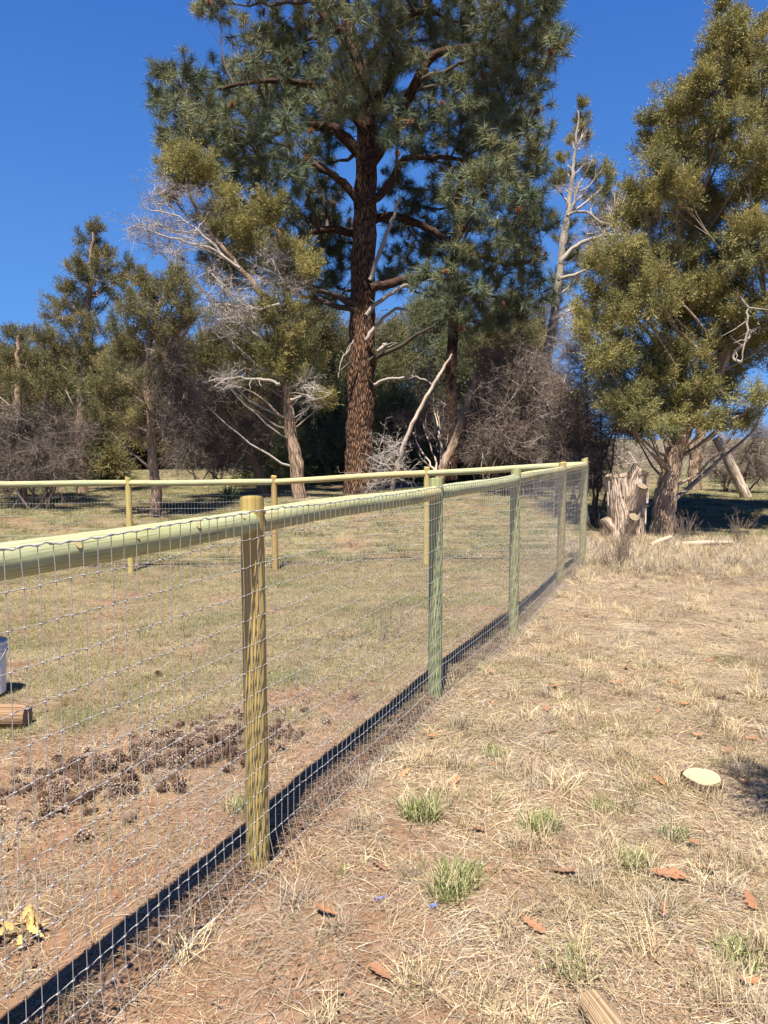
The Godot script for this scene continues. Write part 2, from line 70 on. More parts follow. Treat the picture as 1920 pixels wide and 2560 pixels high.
const SECOND := [9.27,0.33,22.00,0.190, 9.21,0.87,22.00,0.166, 9.34,1.58,22.00,0.155, 9.36,2.29,22.00,0.131, 9.18,3.11,22.00,0.095]
const SECOND2 := [9.20,1.23,22.00,0.095, 9.06,1.64,22.00,0.089, 8.76,1.73,22.00,0.083, 8.37,1.11,22.00,0.059]
const LEANPOST := [9.33,0.34,19.00,0.134, 9.01,0.94,19.00,0.128, 8.76,1.40,19.00,0.123, 8.48,1.86,19.00,0.108]
const SAPTW := [0.00,1.36,16.68,0.41, 0.23,1.62,16.89,0.37, -0.09,0.98,17.02,0.37, 0.36,1.09,16.61,0.31, -0.28,0.80,17.06,0.28]
const GROUND_POINTS := [0.00,0.00,0.00, -0.52,2.89,0.02, 0.35,4.96,-0.01, 1.20,6.79,-0.01, 2.25,9.33,-0.02, 2.87,10.60,0.00, 0.66,11.45,-0.15, -1.75,11.76,-0.30, -4.03,11.66,-0.32, -2.60,5.00,-0.05, -4.00,7.50,-0.20, 4.00,4.00,0.03, 6.00,9.00,0.02, -9.00,11.00,-0.30, -3.00,-3.00,0.00, 3.00,-3.00,0.00, -0.70,20.00,0.36, -1.91,16.80,0.49, -4.81,15.50,0.19, -2.85,18.00,0.40, 4.51,13.80,0.00, 5.49,14.60,-0.10, 9.27,22.00,0.33, 9.33,19.00,0.34, 1.34,19.00,0.53, -7.97,19.50,0.42, -8.30,17.00,0.32, 0.16,17.00,0.43, -10.00,28.00,0.45, 0.00,30.00,0.50, 10.00,30.00,0.30, 20.00,22.00,0.20, -25.00,20.00,0.30, 0.00,60.00,0.50, 60.00,60.00,0.20, -60.00,60.00,0.60, 0.00,-20.00,0.00, 40.00,10.00,0.00, -30.00,0.00,-0.20]

var rng := RandomNumberGenerator.new()
var taken := {}
var noise_a := FastNoiseLite.new()
var noise_b := FastNoiseLite.new()
var grid := PackedFloat32Array()
const GX0 := -30.0
const GZ0 := -8.0
const GSTEP := 0.25
const GNX := 241
const GNZ := 260

# ------------------------------------------------------------------ mesh collector
class MB:
	var v := PackedVector3Array()
	var n := PackedVector3Array()
	var c := PackedColorArray()
	var u := PackedVector2Array()
	var i := PackedInt32Array()
	func tri(a: Vector3, b: Vector3, d: Vector3, col: Color) -> void:
		var k := v.size()
		v.append(a); v.append(b); v.append(d)
		c.append(col); c.append(col); c.append(col)
		i.append(k); i.append(k + 1); i.append(k + 2)
	func quad(a: Vector3, b: Vector3, d: Vector3, e: Vector3, col: Color) -> void:
		var k := v.size()
		v.append(a); v.append(b); v.append(d); v.append(e)
		for _j in 4: c.append(col)
		i.append(k); i.append(k + 1); i.append(k + 2)
		i.append(k); i.append(k + 2); i.append(k + 3)
	# flat blade along a bent line: p0 root, p1 middle, p2 tip
	func blade(p0: Vector3, p1: Vector3, p2: Vector3, side: Vector3, w: float, col: Color) -> void:
		var k := v.size()
		v.append(p0 - side * w); v.append(p0 + side * w)
		v.append(p1 + side * w * 0.8); v.append(p1 - side * w * 0.8); v.append(p2)
		for _j in 5: c.append(col)
		for q in [0, 1, 2, 0, 2, 3, 3, 2, 4]: i.append(k + q)
	# round tube through points pts with radii rad; normals, uv (u round, v metres) and colour included
	func tube(pts: Array, rad: Array, sides: int, col: Color, cap_end := false, cap_col := Color.BLACK, ridge := 0.0, seed_v := 0.0) -> void:
		var m := pts.size()
		var t0: Vector3 = (pts[1] - pts[0]).normalized()
		var side: Vector3 = t0.cross(Vector3.UP)
		if side.length() < 0.2: side = t0.cross(Vector3.FORWARD)
		side = side.normalized()
		var along := 0.0
		var first := v.size()
		for k in m:
			var t: Vector3
			if k == 0: t = pts[1] - pts[0]
			elif k == m - 1: t = pts[k] - pts[k - 1]
			else: t = pts[k + 1] - pts[k - 1]
			t = t.normalized()
			side = (side - t * side.dot(t)).normalized()
			var up := t.cross(side)
			if k > 0: along += (pts[k] - pts[k - 1]).length()
			for s in sides + 1:
				var a := TAU * s / sides
				var d := side * cos(a) + up * sin(a)
				var r: float = rad[k]
				if ridge > 0.0:
					r *= 1.0 + ridge * (0.5 * sin(a * 5.0 + seed_v + along * 0.9) + 0.35 * sin(a * 9.0 + seed_v * 2.3 - along * 1.3) + 0.3 * sin(a * 3.0 + seed_v * 1.7 + along * 2.1) + 0.2 * sin(along * 7.0 + a * 2.0))
				v.append(pts[k] + d * r)
				n.append(d)
				c.append(col)
				u.append(Vector2(float(s) / sides, along))
		for k in m - 1:
			for s in sides:
				var p := first + k * (sides + 1) + s
				var q := p + sides + 1
				i.append(p); i.append(q); i.append(p + 1)
				i.append(p + 1); i.append(q); i.append(q + 1)
		if cap_end:
			var t2: Vector3 = (pts[m - 1] - pts[m - 2]).normalized()
			var base := v.size()
			var ring := first + (m - 1) * (sides + 1)
			v.append(pts[m - 1]); n.append(t2); c.append(cap_col); u.append(Vector2(0.5, 0.5))
			for s in sides + 1:
				v.append(v[ring + s]); n.append(t2); c.append(cap_col)
				u.append(Vector2(0.5 + 0.5 * cos(TAU * s / sides), 0.5 + 0.5 * sin(TAU * s / sides)))
			for s in sides:
				i.append(base); i.append(base + 2 + s); i.append(base + 1 + s)
	func mesh(m: Material) -> ArrayMesh:
		var a := []
		a.resize(Mesh.ARRAY_MAX)
		a[Mesh.ARRAY_VERTEX] = v
		if n.size() == v.size(): a[Mesh.ARRAY_NORMAL] = n
		if c.size() == v.size(): a[Mesh.ARRAY_COLOR] = c
		if u.size() == v.size(): a[Mesh.ARRAY_TEX_UV] = u
		a[Mesh.ARRAY_INDEX] = i
		var o := ArrayMesh.new()
		o.add_surface_from_arrays(Mesh.PRIMITIVE_TRIANGLES, a)
		o.surface_set_material(0, m)
		return o

# many copies of one mesh, gathered and committed as one node
class Spread:
	var buf := PackedFloat32Array()
	var count := 0
	func put(b: Basis, p: Vector3, col: Color) -> void:
		buf.append_array(PackedFloat32Array([b.x.x, b.y.x, b.z.x, p.x, b.x.y, b.y.y, b.z.y, p.y, b.x.z, b.y.z, b.z.z, p.z, col.r, col.g, col.b, 1.0]))
		count += 1

# ------------------------------------------------------------------ naming
func numbered(called: String) -> String:
	if not taken.has(called):
		taken[called] = 0
		return called
	taken[called] += 1
	return "%s_%03d" % [called, taken[called]]

func tag(o: Node, label: String, category: String, group := "", kind := "") -> void:
	if label: o.set_meta("label", label)
	if category: o.set_meta("category", category)
	if group: o.set_meta("group", group)
	if kind: o.set_meta("kind", kind)

func thing(called: String, label: String, category: String, at := Vector3.ZERO, group := "") -> Node3D:
	var o := Node3D.new()
	o.name = numbered(called)
	add_child(o)
	o.position = at
	tag(o, label, category, group)
	return o

func part(called: String, mesh: Mesh, parent: Node3D, kind := "") -> MeshInstance3D:
	var o := MeshInstance3D.new()
	o.name = called if parent != self else numbered(called)
	o.mesh = mesh
	parent.add_child(o, true)
	if kind: o.set_meta("kind", kind)
	return o

func spread_part(called: String, sp: Spread, mesh: Mesh, parent: Node3D, kind := "stuff") -> MultiMeshInstance3D:
	var mm := MultiMesh.new()
	mm.transform_format = MultiMesh.TRANSFORM_3D
	mm.use_colors = true
	mm.mesh = mesh
	mm.instance_count = sp.count
	mm.buffer = sp.buf
	var o := MultiMeshInstance3D.new()
	o.name = called if parent != self else numbered(called)
	o.multimesh = mm
	parent.add_child(o, true)
	if kind: o.set_meta("kind", kind)
	return o

# ------------------------------------------------------------------ materials
func lin(r: float, g: float, b: float) -> Color:
	return Color(r, g, b).linear_to_srgb()

func noise_image(size: int, freq: float, kind: int, seed_n: int, octaves := 4) -> Image:
	var f := FastNoiseLite.new()
	f.seed = seed_n
	f.noise_type = kind
	f.frequency = freq
	f.fractal_octaves = octaves
	if kind == FastNoiseLite.TYPE_CELLULAR:
		f.cellular_return_type = FastNoiseLite.RETURN_DISTANCE2_SUB
		f.fractal_type = FastNoiseLite.FRACTAL_NONE
	return f.get_seamless_image(size, size)

# colours (linear) along the noise value -> sRGB texture
func ramp_texture(im: Image, stops: Array) -> ImageTexture:
	var src := im.get_data()
	var table := PackedByteArray()
	for q in 256:
		var t := q / 255.0
		var col: Color = stops[stops.size() - 1][1]
		for k in stops.size() - 1:
			if t <= stops[k + 1][0]:
				var s0: float = stops[k][0]
				var w := clampf((t - s0) / maxf(0.0001, stops[k + 1][0] - s0), 0.0, 1.0)
				col = stops[k][1].lerp(stops[k + 1][1], w)
				break
		var s := col.linear_to_srgb()
		table.append(int(clampf(s.r, 0, 1) * 255)); table.append(int(clampf(s.g, 0, 1) * 255)); table.append(int(clampf(s.b, 0, 1) * 255))
	var out := PackedByteArray()
	out.resize(src.size() * 3)
	for k in src.size():
		var t3 := src[k] * 3
		out[k * 3] = table[t3]; out[k * 3 + 1] = table[t3 + 1]; out[k * 3 + 2] = table[t3 + 2]
	return ImageTexture.create_from_image(Image.create_from_data(im.get_width(), im.get_height(), false, Image.FORMAT_RGB8, out))

func normal_texture(im: Image, strength: float) -> ImageTexture:
	var c := im.duplicate() as Image
	c.convert(Image.FORMAT_RGBA8)
	c.bump_map_to_normal_map(strength)
	return ImageTexture.create_from_image(c)

func surface(rough := 0.9, colored := true) -> StandardMaterial3D:
	var m := StandardMaterial3D.new()
	m.roughness = rough
	m.metallic_specular = 0.3
	m.vertex_color_use_as_albedo = colored
	m.cull_mode = BaseMaterial3D.CULL_DISABLED
	return m

func grained(im: Image, stops: Array, scale: Vector3, bump: float, rough := 0.9) -> StandardMaterial3D:
	var m := surface(rough)
	m.albedo_texture = ramp_texture(im, stops)
	m.normal_enabled = true
	m.normal_texture = normal_texture(im, bump)
	m.uv1_scale = scale
	return m

# ------------------------------------------------------------------ ground shape
func raw_height(x: float, z: float) -> float:
	var sw := 0.0
	var sh := 0.0
	for k in range(0, GROUND_POINTS.size(), 3):
		var dx: float = x - GROUND_POINTS[k]
		var dz: float = z - GROUND_POINTS[k + 1]
		var d := dx * dx + dz * dz + 0.8
		var w := 1.0 / (d * d)
		sw += w
		sh += w * GROUND_POINTS[k + 2]
	return sh / sw

func make_grid() -> void:
	grid.resize(GNX * GNZ)
	for b in GNZ:
		for a in GNX:
			grid[b * GNX + a] = raw_height(GX0 + a * GSTEP, GZ0 + b * GSTEP)

func smooth_height(x: float, z: float) -> float:
	var fx := (x - GX0) / GSTEP
	var fz := (z - GZ0) / GSTEP
	if fx < 0 or fz < 0 or fx >= GNX - 1 or fz >= GNZ - 1:
		return raw_height(x, z)
	var a := int(fx)
	var b := int(fz)
	fx -= a
	fz -= b
	var k := b * GNX + a
	return lerpf(lerpf(grid[k], grid[k + 1], fx), lerpf(grid[k + GNX], grid[k + GNX + 1], fx), fz)

# low bank of soil just inside the long fence run
func bank(x: float, z: float) -> float:
	if z > 11.0 or z < -2.0: return 0.0
	var s := yard_side(x, z)
	if s < 0.0 or s > 1.6: return 0.0
	return 0.085 * smoothstep(0.0, 0.14, s) * smoothstep(1.6, 0.3, s) * smoothstep(10.0, 7.0, z)

# z here is depth ahead of the viewer
func ground(x: float, z: float) -> float:
	return smooth_height(x, z) + bank(x, z) + 0.03 * noise_a.get_noise_2d(x * 60.0, z * 60.0) + 0.012 * noise_b.get_noise_2d(x * 420.0, z * 420.0)

func on_ground(x: float, z: float, up := 0.0) -> Vector3:
	return Vector3(x, ground(x, z) + up, -z)

# positive on the yard side of the long fence run, in metres
func yard_side(x: float, z: float) -> float:
	return (x + 0.517) * -0.922 + (z - 2.885) * 0.387

# share of bare soil
func bare(x: float, z: float) -> float:
	var w := noise_a.get_noise_2d(x * 90.0 + 40.0, z * 90.0)
	var w2 := noise_a.get_noise_2d(x * 260.0 - 70.0, z * 260.0)
	var s := yard_side(x, z)
	if z > 11.9 - 0.05 * x and x < 2.9:
		return clampf(0.25 + w * 0.9, 0.0, 0.75)
	if s > 0.0:
		var b := smoothstep(5.3, 4.1, z + w * 1.6 + maxf(0.0, -1.9 - x) * 2.0)
		b = maxf(b, smoothstep(0.5, 0.05, s + w2 * 0.3) * 0.7)
		return clampf(maxf(b, w * 1.5 - 0.08) + w2 * 0.35, 0.0, 1.0)
	var o := smoothstep(1.7, 0.5, -s + w * 1.5) * smoothstep(4.6, 2.9, z) * 0.9
	o = maxf(o, smoothstep(0.3, 0.02, -s + w2 * 0.2) * 0.6)
	return clampf(maxf(o, w * 1.2 - 0.10) + w2 * 0.45, 0.0, 1.0) * (1.0 if z < 4.5 else 0.6)

# ------------------------------------------------------------------ unpacking of the data lists
func line_of(d: Array) -> Array:
	var p := []
	for k in range(0, d.size(), 4): p.append(Vector3(d[k], d[k + 1], -d[k + 2]))
	return p

func radii_of(d: Array) -> Array:
	var p := []
	for k in range(0, d.size(), 4): p.append(float(d[k + 3]))
	return p

# a smoother line through the points, with a slight wander
func fine(pts: Array, rad: Array, per: int, wander: float) -> Array:
	var P := []
	var R := []
	var m := pts.size()
	for k in m - 1:
		var a: Vector3 = pts[maxi(k - 1, 0)]
		var b: Vector3 = pts[k]
		var c: Vector3 = pts[k + 1]
		var d: Vector3 = pts[mini(k + 2, m - 1)]
		for q in per:
			var t := float(q) / per
			var p := b.cubic_interpolate(c, a, d, t)
			if k + q > 0: p += Vector3(rng.randf_range(-1, 1), rng.randf_range(-1, 1), rng.randf_range(-1, 1)) * wander
			P.append(p)
			R.append(lerpf(rad[k], rad[k + 1], t))
	P.append(pts[m - 1])
	R.append(rad[m - 1])
	return [P, R]

func any_dir() -> Vector3:
	var y := rng.randf_range(-1, 1)
	var a := rng.randf() * TAU
	var r := sqrt(1.0 - y * y)
	return Vector3(cos(a) * r, y, sin(a) * r)

# a basis whose y axis is d, rolled at random
func along(d: Vector3, s: float) -> Basis:
	var y := d.normalized()
	var x := y.cross(any_dir())
	if x.length() < 0.05: x = y.cross(Vector3(0.3, 0.1, 0.9))
	x = x.normalized()
	return Basis(x * s, y * s, x.cross(y) * s)

# limbs from the nearest stem up to each clump, and twigs inside the clump
func clump_limbs(mb: MB, stems: Array, clumps: Array, rise: float, thick: float, twigs: int, col: Color) -> void:
	for k in range(0, clumps.size(), 4):
		var c := Vector3(clumps[k], clumps[k + 1], -clumps[k + 2])
		var r: float = clumps[k + 3]
		var best := Vector3.ZERO
		var best_r := 0.02
		var cost := 1e9
		for s in stems:
			var P: Array = s[0]
			for q in range(P.size() / 6, P.size()):
				var p: Vector3 = P[q]
				var hd := Vector2(p.x - c.x, p.z - c.z).length()
				var cc: float = p.distance_to(c) + 2.0 * maxf(0.0, p.y - (c.y - rise * hd))
				if cc < cost:
					cost = cc
					best = p
					best_r = s[1][q]
		var dist := best.distance_to(c)
		var outward := (c - best) * Vector3(1, 0, 1)
		var mid := best + outward * 0.55 + Vector3.UP * (c.y - best.y) * 0.35 + any_dir() * dist * 0.08
		var r0 := minf(best_r * 0.7, thick * (0.5 + dist * 0.35))
		var P2 := []
		var R2 := []
		var steps := clampi(int(dist * 3.0), 4, 9)
		for q in steps + 1:
			var t := float(q) / steps
			P2.append(best.lerp(mid, t).lerp(mid.lerp(c, t), t) + (any_dir() * dist * 0.02 if q > 0 else Vector3.ZERO))
			R2.append(lerpf(r0, 0.006, t))
		mb.tube(P2, R2, 5, col)
		for q in twigs:
			var e := c + any_dir() * Vector3(1, 0.8, 1) * r * rng.randf_range(0.5, 1.0)
			var a: Vector3 = P2[rng.randi_range(steps * 2 / 3, steps)]
			var m2 := a.lerp(e, 0.5) + any_dir() * r * 0.2
			mb.tube([a, m2, e], [0.009, 0.006, 0.003], 3, col)

# foliage sprays through each clump; with plumes they sit along upswept feathers, else they fill the clump
func clump_leaves(sp: Spread, clumps: Array, per_area: float, size: float, tint: Array, up := 0.35, plumes := false) -> void:
	for k in range(0, clumps.size(), 4):
		var c := Vector3(clumps[k], clumps[k + 1], -clumps[k + 2])
		var r: float = clumps[k + 3]
		var num := int(maxf(5.0, per_area * r * r))
		var hue: Color = tint[rng.randi() % tint.size()]
		if plumes:
			var feathers := maxi(2, int(num / 7.0))
			for f in feathers:
				var d := any_dir()
				d.y = d.y * 0.75 - 0.15
				var p0 := c + d * r * pow(rng.randf(), 0.5) * 0.95
				var dir := (d * Vector3(0.8, 0.3, 0.8) + Vector3.UP * rng.randf_range(0.35, 1.1) + any_dir() * 0.35).normalized()
				var ln := r * rng.randf_range(0.45, 1.15)
				var tone := hue * rng.randf_range(0.75, 1.25)
				if rng.randf() < 0.2: tone = tint[rng.randi() % tint.size()]
				for q in 7:
					var t := q / 6.0
					var p := p0 + dir * ln * t + any_dir() * r * 0.14 * (1.15 - t)
					sp.put(along(dir + any_dir() * 0.7 * (1.1 - t), size * lerpf(1.1, 0.65, t) * rng.randf_range(0.8, 1.2)), p, tone * rng.randf_range(0.85, 1.15))
			continue
		var squash := Vector3(rng.randf_range(0.9, 1.2), rng.randf_range(0.65, 0.95), rng.randf_range(0.9, 1.2))
		for q in num:
			var d := any_dir()
			var far := pow(rng.randf(), 0.45) * 1.05
			if rng.randf() < 0.12: far *= rng.randf_range(1.0, 1.5)
			var p := c + d * squash * r * far + Vector3.UP * (far * far * r * 0.25 if d.y > 0.3 else 0.0)
			var dir := d + Vector3.UP * up + any_dir() * 0.5
			var col := hue * rng.randf_range(0.75, 1.25)
			if rng.randf() < 0.15: col = tint[rng.randi() % tint.size()]
			sp.put(along(dir, size * rng.randf_range(0.7, 1.25)), p, col)

func clump_twigs(sp: Spread, clumps: Array, num: int, tint: Array, size := 1.0, droop := 0.0) -> void:
	for k in range(0, clumps.size(), 4):
		var c := Vector3(clumps[k], clumps[k + 1], -clumps[k + 2])
		var r: float = clumps[k + 3]
		for q in int(num * 1.5):
			var d := any_dir()
			d.y = d.y * 0.7 + droop
			var p := c - d * r * rng.randf_range(0.1, 0.9) + any_dir() * r * 0.5
			sp.put(along(d, r * 2.1 * size * rng.randf_range(0.6, 1.2)), p, tint[rng.randi() % tint.size()] * rng.randf_range(0.75, 1.2))

# ------------------------------------------------------------------ small shared meshes
func pine_tuft_mesh(m: Material, needles: int, seed_n: int) -> ArrayMesh:
	rng.seed = seed_n
	var mb := MB.new()
	for k in needles:
		var a := rng.randf() * TAU
		var el := rng.randf_range(-0.35, 1.35)
		var d := Vector3(cos(a) * cos(el), sin(el), sin(a) * cos(el))
		var root := Vector3(0, rng.randf_range(-0.10, 0.06), 0)
		var ln := rng.randf_range(0.14, 0.22)
		var side := d.cross(any_dir()).normalized()
		var g := rng.randf_range(0.75, 1.25)
		var col := Color(g, g, g)
		if rng.randf() < 0.1: col = Color(1.25, 1.1, 0.8)
		mb.blade(root, root + d * ln * 0.55, root + d * ln + Vector3(0, -0.012, 0), side, 0.0031, col)
	for k in 3:
		var a2 := TAU * k / 3
		var o := Vector3(cos(a2), 0, sin(a2)) * 0.006
		var o2 := Vector3(cos(a2 + 2.1), 0, sin(a2 + 2.1)) * 0.006
		mb.quad(o + Vector3(0, -0.2, 0), o2 + Vector3(0, -0.2, 0), o2 + Vector3(0, 0.05, 0), o + Vector3(0, 0.05, 0), Color(0.9, 0.5, 0.4))
	return mb.mesh(m)

func juniper_spray_mesh(m: Material, seed_n: int) -> ArrayMesh:
	rng.seed = seed_n
	var mb := MB.new()
	for t in 16:
		var root := Vector3(0, -0.10 + t * 0.014, 0)
		var d := (any_dir() * Vector3(1, 0.3, 1)).normalized() * 0.75 + Vector3.UP * 0.75
		d = d.normalized()
		var ln := rng.randf_range(0.07, 0.13)
		var g := rng.randf_range(0.75, 1.25)
		for q in 7:
			var p := root + d * ln * (0.2 + q * 0.13)
			var e := (d + any_dir() * 0.75).normalized()
			var side := e.cross(any_dir()).normalized()
			var s := rng.randf_range(0.020, 0.034)
			var w := rng.randf_range(0.0032, 0.0056)
			var gg := g * rng.randf_range(0.85, 1.15)
			mb.quad(p, p + e * s * 0.5 + side * w, p + e * s, p + e * s * 0.5 - side * w, Color(gg, gg, gg))
	return mb.mesh(m)

func twig_segment(mb: MB, a: Vector3, b: Vector3, r0: float, r1: float, col: Color) -> void:
	var t := (b - a).normalized()
	var s := t.cross(Vector3(0.31, 0.77, 0.55)).normalized()
	var w := t.cross(s)
	var A := []
	var B := []
	for k in 3:
		var d := s * cos(TAU * k / 3) + w * sin(TAU * k / 3)
		A.append(a + d * r0)
		B.append(b + d * r1)
	for k in 3:
		mb.quad(A[k], A[(k + 1) % 3], B[(k + 1) % 3], B[k], col)

# a bare branching twig one unit long along y
func twig_mesh(m: Material, seed_n: int, spread: float) -> ArrayMesh:
	rng.seed = seed_n
	var mb := MB.new()
	var p := Vector3.ZERO
	var d := Vector3.UP
	for k in 5:
		var nd := (d + any_dir() * 0.28).normalized()
		var e := p + nd * 0.2
		var g := rng.randf_range(0.8, 1.2)
		twig_segment(mb, p, e, 0.0078 - k * 0.0012, 0.0066 - k * 0.0012, Color(g, g, g))
		for q in 2:
			var sd := (nd + any_dir() * spread).normalized()
			var a := p.lerp(e, rng.randf())
			var ln := rng.randf_range(0.14, 0.34) * (1.0 - k * 0.1)
			var b := a + sd * ln * 0.5
			var sd2 := (sd + any_dir() * 0.4 + Vector3.UP * 0.15).normalized()
			var c := b + sd2 * ln * 0.5
			twig_segment(mb, a, b, 0.0036, 0.0028, Color(g, g, g))
			twig_segment(mb, b, c, 0.0028, 0.0016, Color(g, g, g))
			for w in 2:
				var td := (sd2 + any_dir() * 0.8).normalized()
				var f := b.lerp(c, rng.randf())
				twig_segment(mb, f, f + td * ln * 0.4, 0.0021, 0.0012, Color(g, g, g))
		p = e
		d = nd
	return mb.mesh(m)

func blades_mesh(m: Material, seed_n: int, num: int, radius: float, len0: float, len1: float, lift0: float, lift1: float, w: float, comb: float, tones: Array) -> ArrayMesh:
	rng.seed = seed_n
	var mb := MB.new()
	for k in num:
		var a := rng.randf() * TAU
		var rr := radius * sqrt(rng.randf())
		var p := Vector3(cos(a) * rr, -0.01, sin(a) * rr)
		var yaw := rng.randf() * TAU
		if rng.randf() < comb: yaw = rng.randfn(0.0, 0.5)
		var lift := rng.randf_range(lift0, lift1)
		var ln := rng.randf_range(len0, len1)
		var h := Vector3(cos(yaw), 0, sin(yaw))
		var d1 := (h * cos(lift) + Vector3.UP * sin(lift)).normalized()
		var lift2 := lift - rng.randf_range(0.1, 0.75)
		var h2 := h.rotated(Vector3.UP, rng.randf_range(-0.4, 0.4))
		var d2 := (h2 * cos(lift2) + Vector3.UP * sin(lift2)).normalized()
		var p1 := p + d1 * ln * 0.5
		var p2 := p1 + d2 * ln * 0.5
		p1.y = maxf(p1.y, 0.003)
		p2.y = maxf(p2.y, 0.002)
		var side := h.cross(Vector3.UP).normalized() * 0.9 + any_dir() * 0.4
		var col: Color = tones[rng.randi() % tones.size()]
		mb.blade(p, p1, p2, side.normalized(), w * rng.randf_range(0.7, 1.3), col * rng.randf_range(0.8, 1.2))
	return mb.mesh(m)

func cone_mesh(m: Material, seed_n: int) -> ArrayMesh:
	rng.seed = seed_n
	var mb := MB.new()
	var num := 46
	# the core
	mb.tube([Vector3(0, -0.042, 0), Vector3(0, -0.02, 0), Vector3(0, 0.02, 0), Vector3(0, 0.046, 0)], [0.008, 0.016, 0.013, 0.002], 7, Color(0.35, 0.28, 0.24))
	mb.n.clear()
	mb.u.clear()
	for k in num:
		var t := (k + 0.5) / num
		var a := k * 2.39996 + rng.randf_range(-0.15, 0.15)
		var y := lerpf(-0.044, 0.044, t)
		var reach := 0.041 * pow(sin(PI * clampf(0.20 + t * 0.74, 0.0, 1.0)), 0.8) * rng.randf_range(0.85, 1.12)
		var d := Vector3(cos(a), 0, sin(a))
		var s := d.cross(Vector3.UP)
		var tipd := (d * 0.9 + Vector3.UP * (-0.15 + t * 1.0)).normalized()
		var root := d * 0.008 + Vector3.UP * y
		var tip := root + tipd * reach
		var w := 0.004 + 0.0075 * reach / 0.041
		var g := rng.randf_range(0.75, 1.2)
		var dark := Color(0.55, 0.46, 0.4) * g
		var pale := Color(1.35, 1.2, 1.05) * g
		var up := tipd.cross(s).normalized()
		if up.y < 0: up = -up
		var lip := tip + tipd * 0.006 - up * 0.001
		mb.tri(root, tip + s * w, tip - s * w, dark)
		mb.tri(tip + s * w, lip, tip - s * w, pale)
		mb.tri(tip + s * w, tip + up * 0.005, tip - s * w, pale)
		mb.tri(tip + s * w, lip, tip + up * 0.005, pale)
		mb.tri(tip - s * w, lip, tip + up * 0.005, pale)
	return mb.mesh(m)

func oak_leaf_mesh(m: Material, seed_n: int) -> ArrayMesh:
	rng.seed = seed_n
	var mb := MB.new()
	var half := [[0.0, 0.002], [0.012, 0.004], [0.03, 0.016], [0.038, 0.009], [0.055, 0.024], [0.064, 0.012], [0.082, 0.026], [0.09, 0.013], [0.104, 0.017], [0.115, 0.0]]
	var curl := rng.randf_range(4.0, 12.0)
	var bend := rng.randf_range(-4.0, 4.0)
	var f := func(y: float, x: float) -> Vector3:
		return Vector3(x, curl * x * x + bend * (y - 0.05) * (y - 0.05) + 0.004, 0.055 - y)
	for k in half.size() - 1:
		var g := rng.randf_range(0.9, 1.1)
		var y0: float = half[k][0]
		var y1: float = half[k + 1][0]
		for s in [-1.0, 1.0]:
			mb.quad(f.call(y0, 0.0), f.call(y0, s * half[k][1]), f.call(y1, s * half[k + 1][1]), f.call(y1, 0.0), Color(g, g, g))
	return mb.mesh(m)

# ------------------------------------------------------------------ fence
func post_mesh(h: float, r: float, m: Material, tone: Color, seed_n: int) -> ArrayMesh:
	rng.seed = seed_n
	var mb := MB.new()
	var P := []
	var R := []
	for k in 13:
		var y := lerpf(-0.3, h - 0.006, k / 12.0)
		P.append(Vector3(rng.randf_range(-1, 1) * 0.0015, y, rng.randf_range(-1, 1) * 0.0015))
		R.append(r * (1.03 - 0.05 * k / 12.0) + rng.randf_range(-1, 1) * 0.0008)
	P.append(Vector3(0, h, 0))
	R.append(r * 0.93)
	mb.tube(P, R, 28, tone, true, Color(tone.r * 1.1, tone.g * 1.02, tone.b * 0.85), 0.012, seed_n * 1.37)
	return mb.mesh(m)

func rail_mesh(a: Vector3, b: Vector3, r: float, m: Material, tone_a: Color, tone_b: Color, seed_n: int) -> ArrayMesh:
	rng.seed = seed_n
	var mb := MB.new()
	var P := []
	var R := []
	var steps := 30
	for k in steps + 1:
		var t := float(k) / steps
		P.append(a.lerp(b, t) + Vector3(0, sin(PI * t) * (0.006 * sin(seed_n * 2.0) + rng.randf_range(-0.001, 0.001)) + sin(TAU * t) * 0.004, 0))
		R.append(r * lerpf(1.03, 0.97, t) + rng.randf_range(-1, 1) * 0.0006)
	mb.tube(P, R, 28, tone_a, true, Color(0.62, 0.52, 0.28), 0.012, seed_n * 0.7)
	# green and yellow of the treatment come in patches
	for k in mb.v.size():
		var w := clampf(0.5 + 1.6 * noise_a.get_noise_3d(mb.v[k].x * 110.0, mb.v[k].y * 160.0, mb.v[k].z * 110.0 + seed_n * 50.0), 0.0, 1.0)
		mb.c[k] = tone_a.lerp(tone_b, w)
	return mb.mesh(m)

func knot_ring(mb: MB, p: Vector3, ax: Vector3, r: float, ln: float) -> void:
	mb.tube([p - ax * ln, p - ax * ln * 0.5, p + ax * ln * 0.5, p + ax * ln], [r * 0.6, r, r, r * 0.6], 6, Color.WHITE)

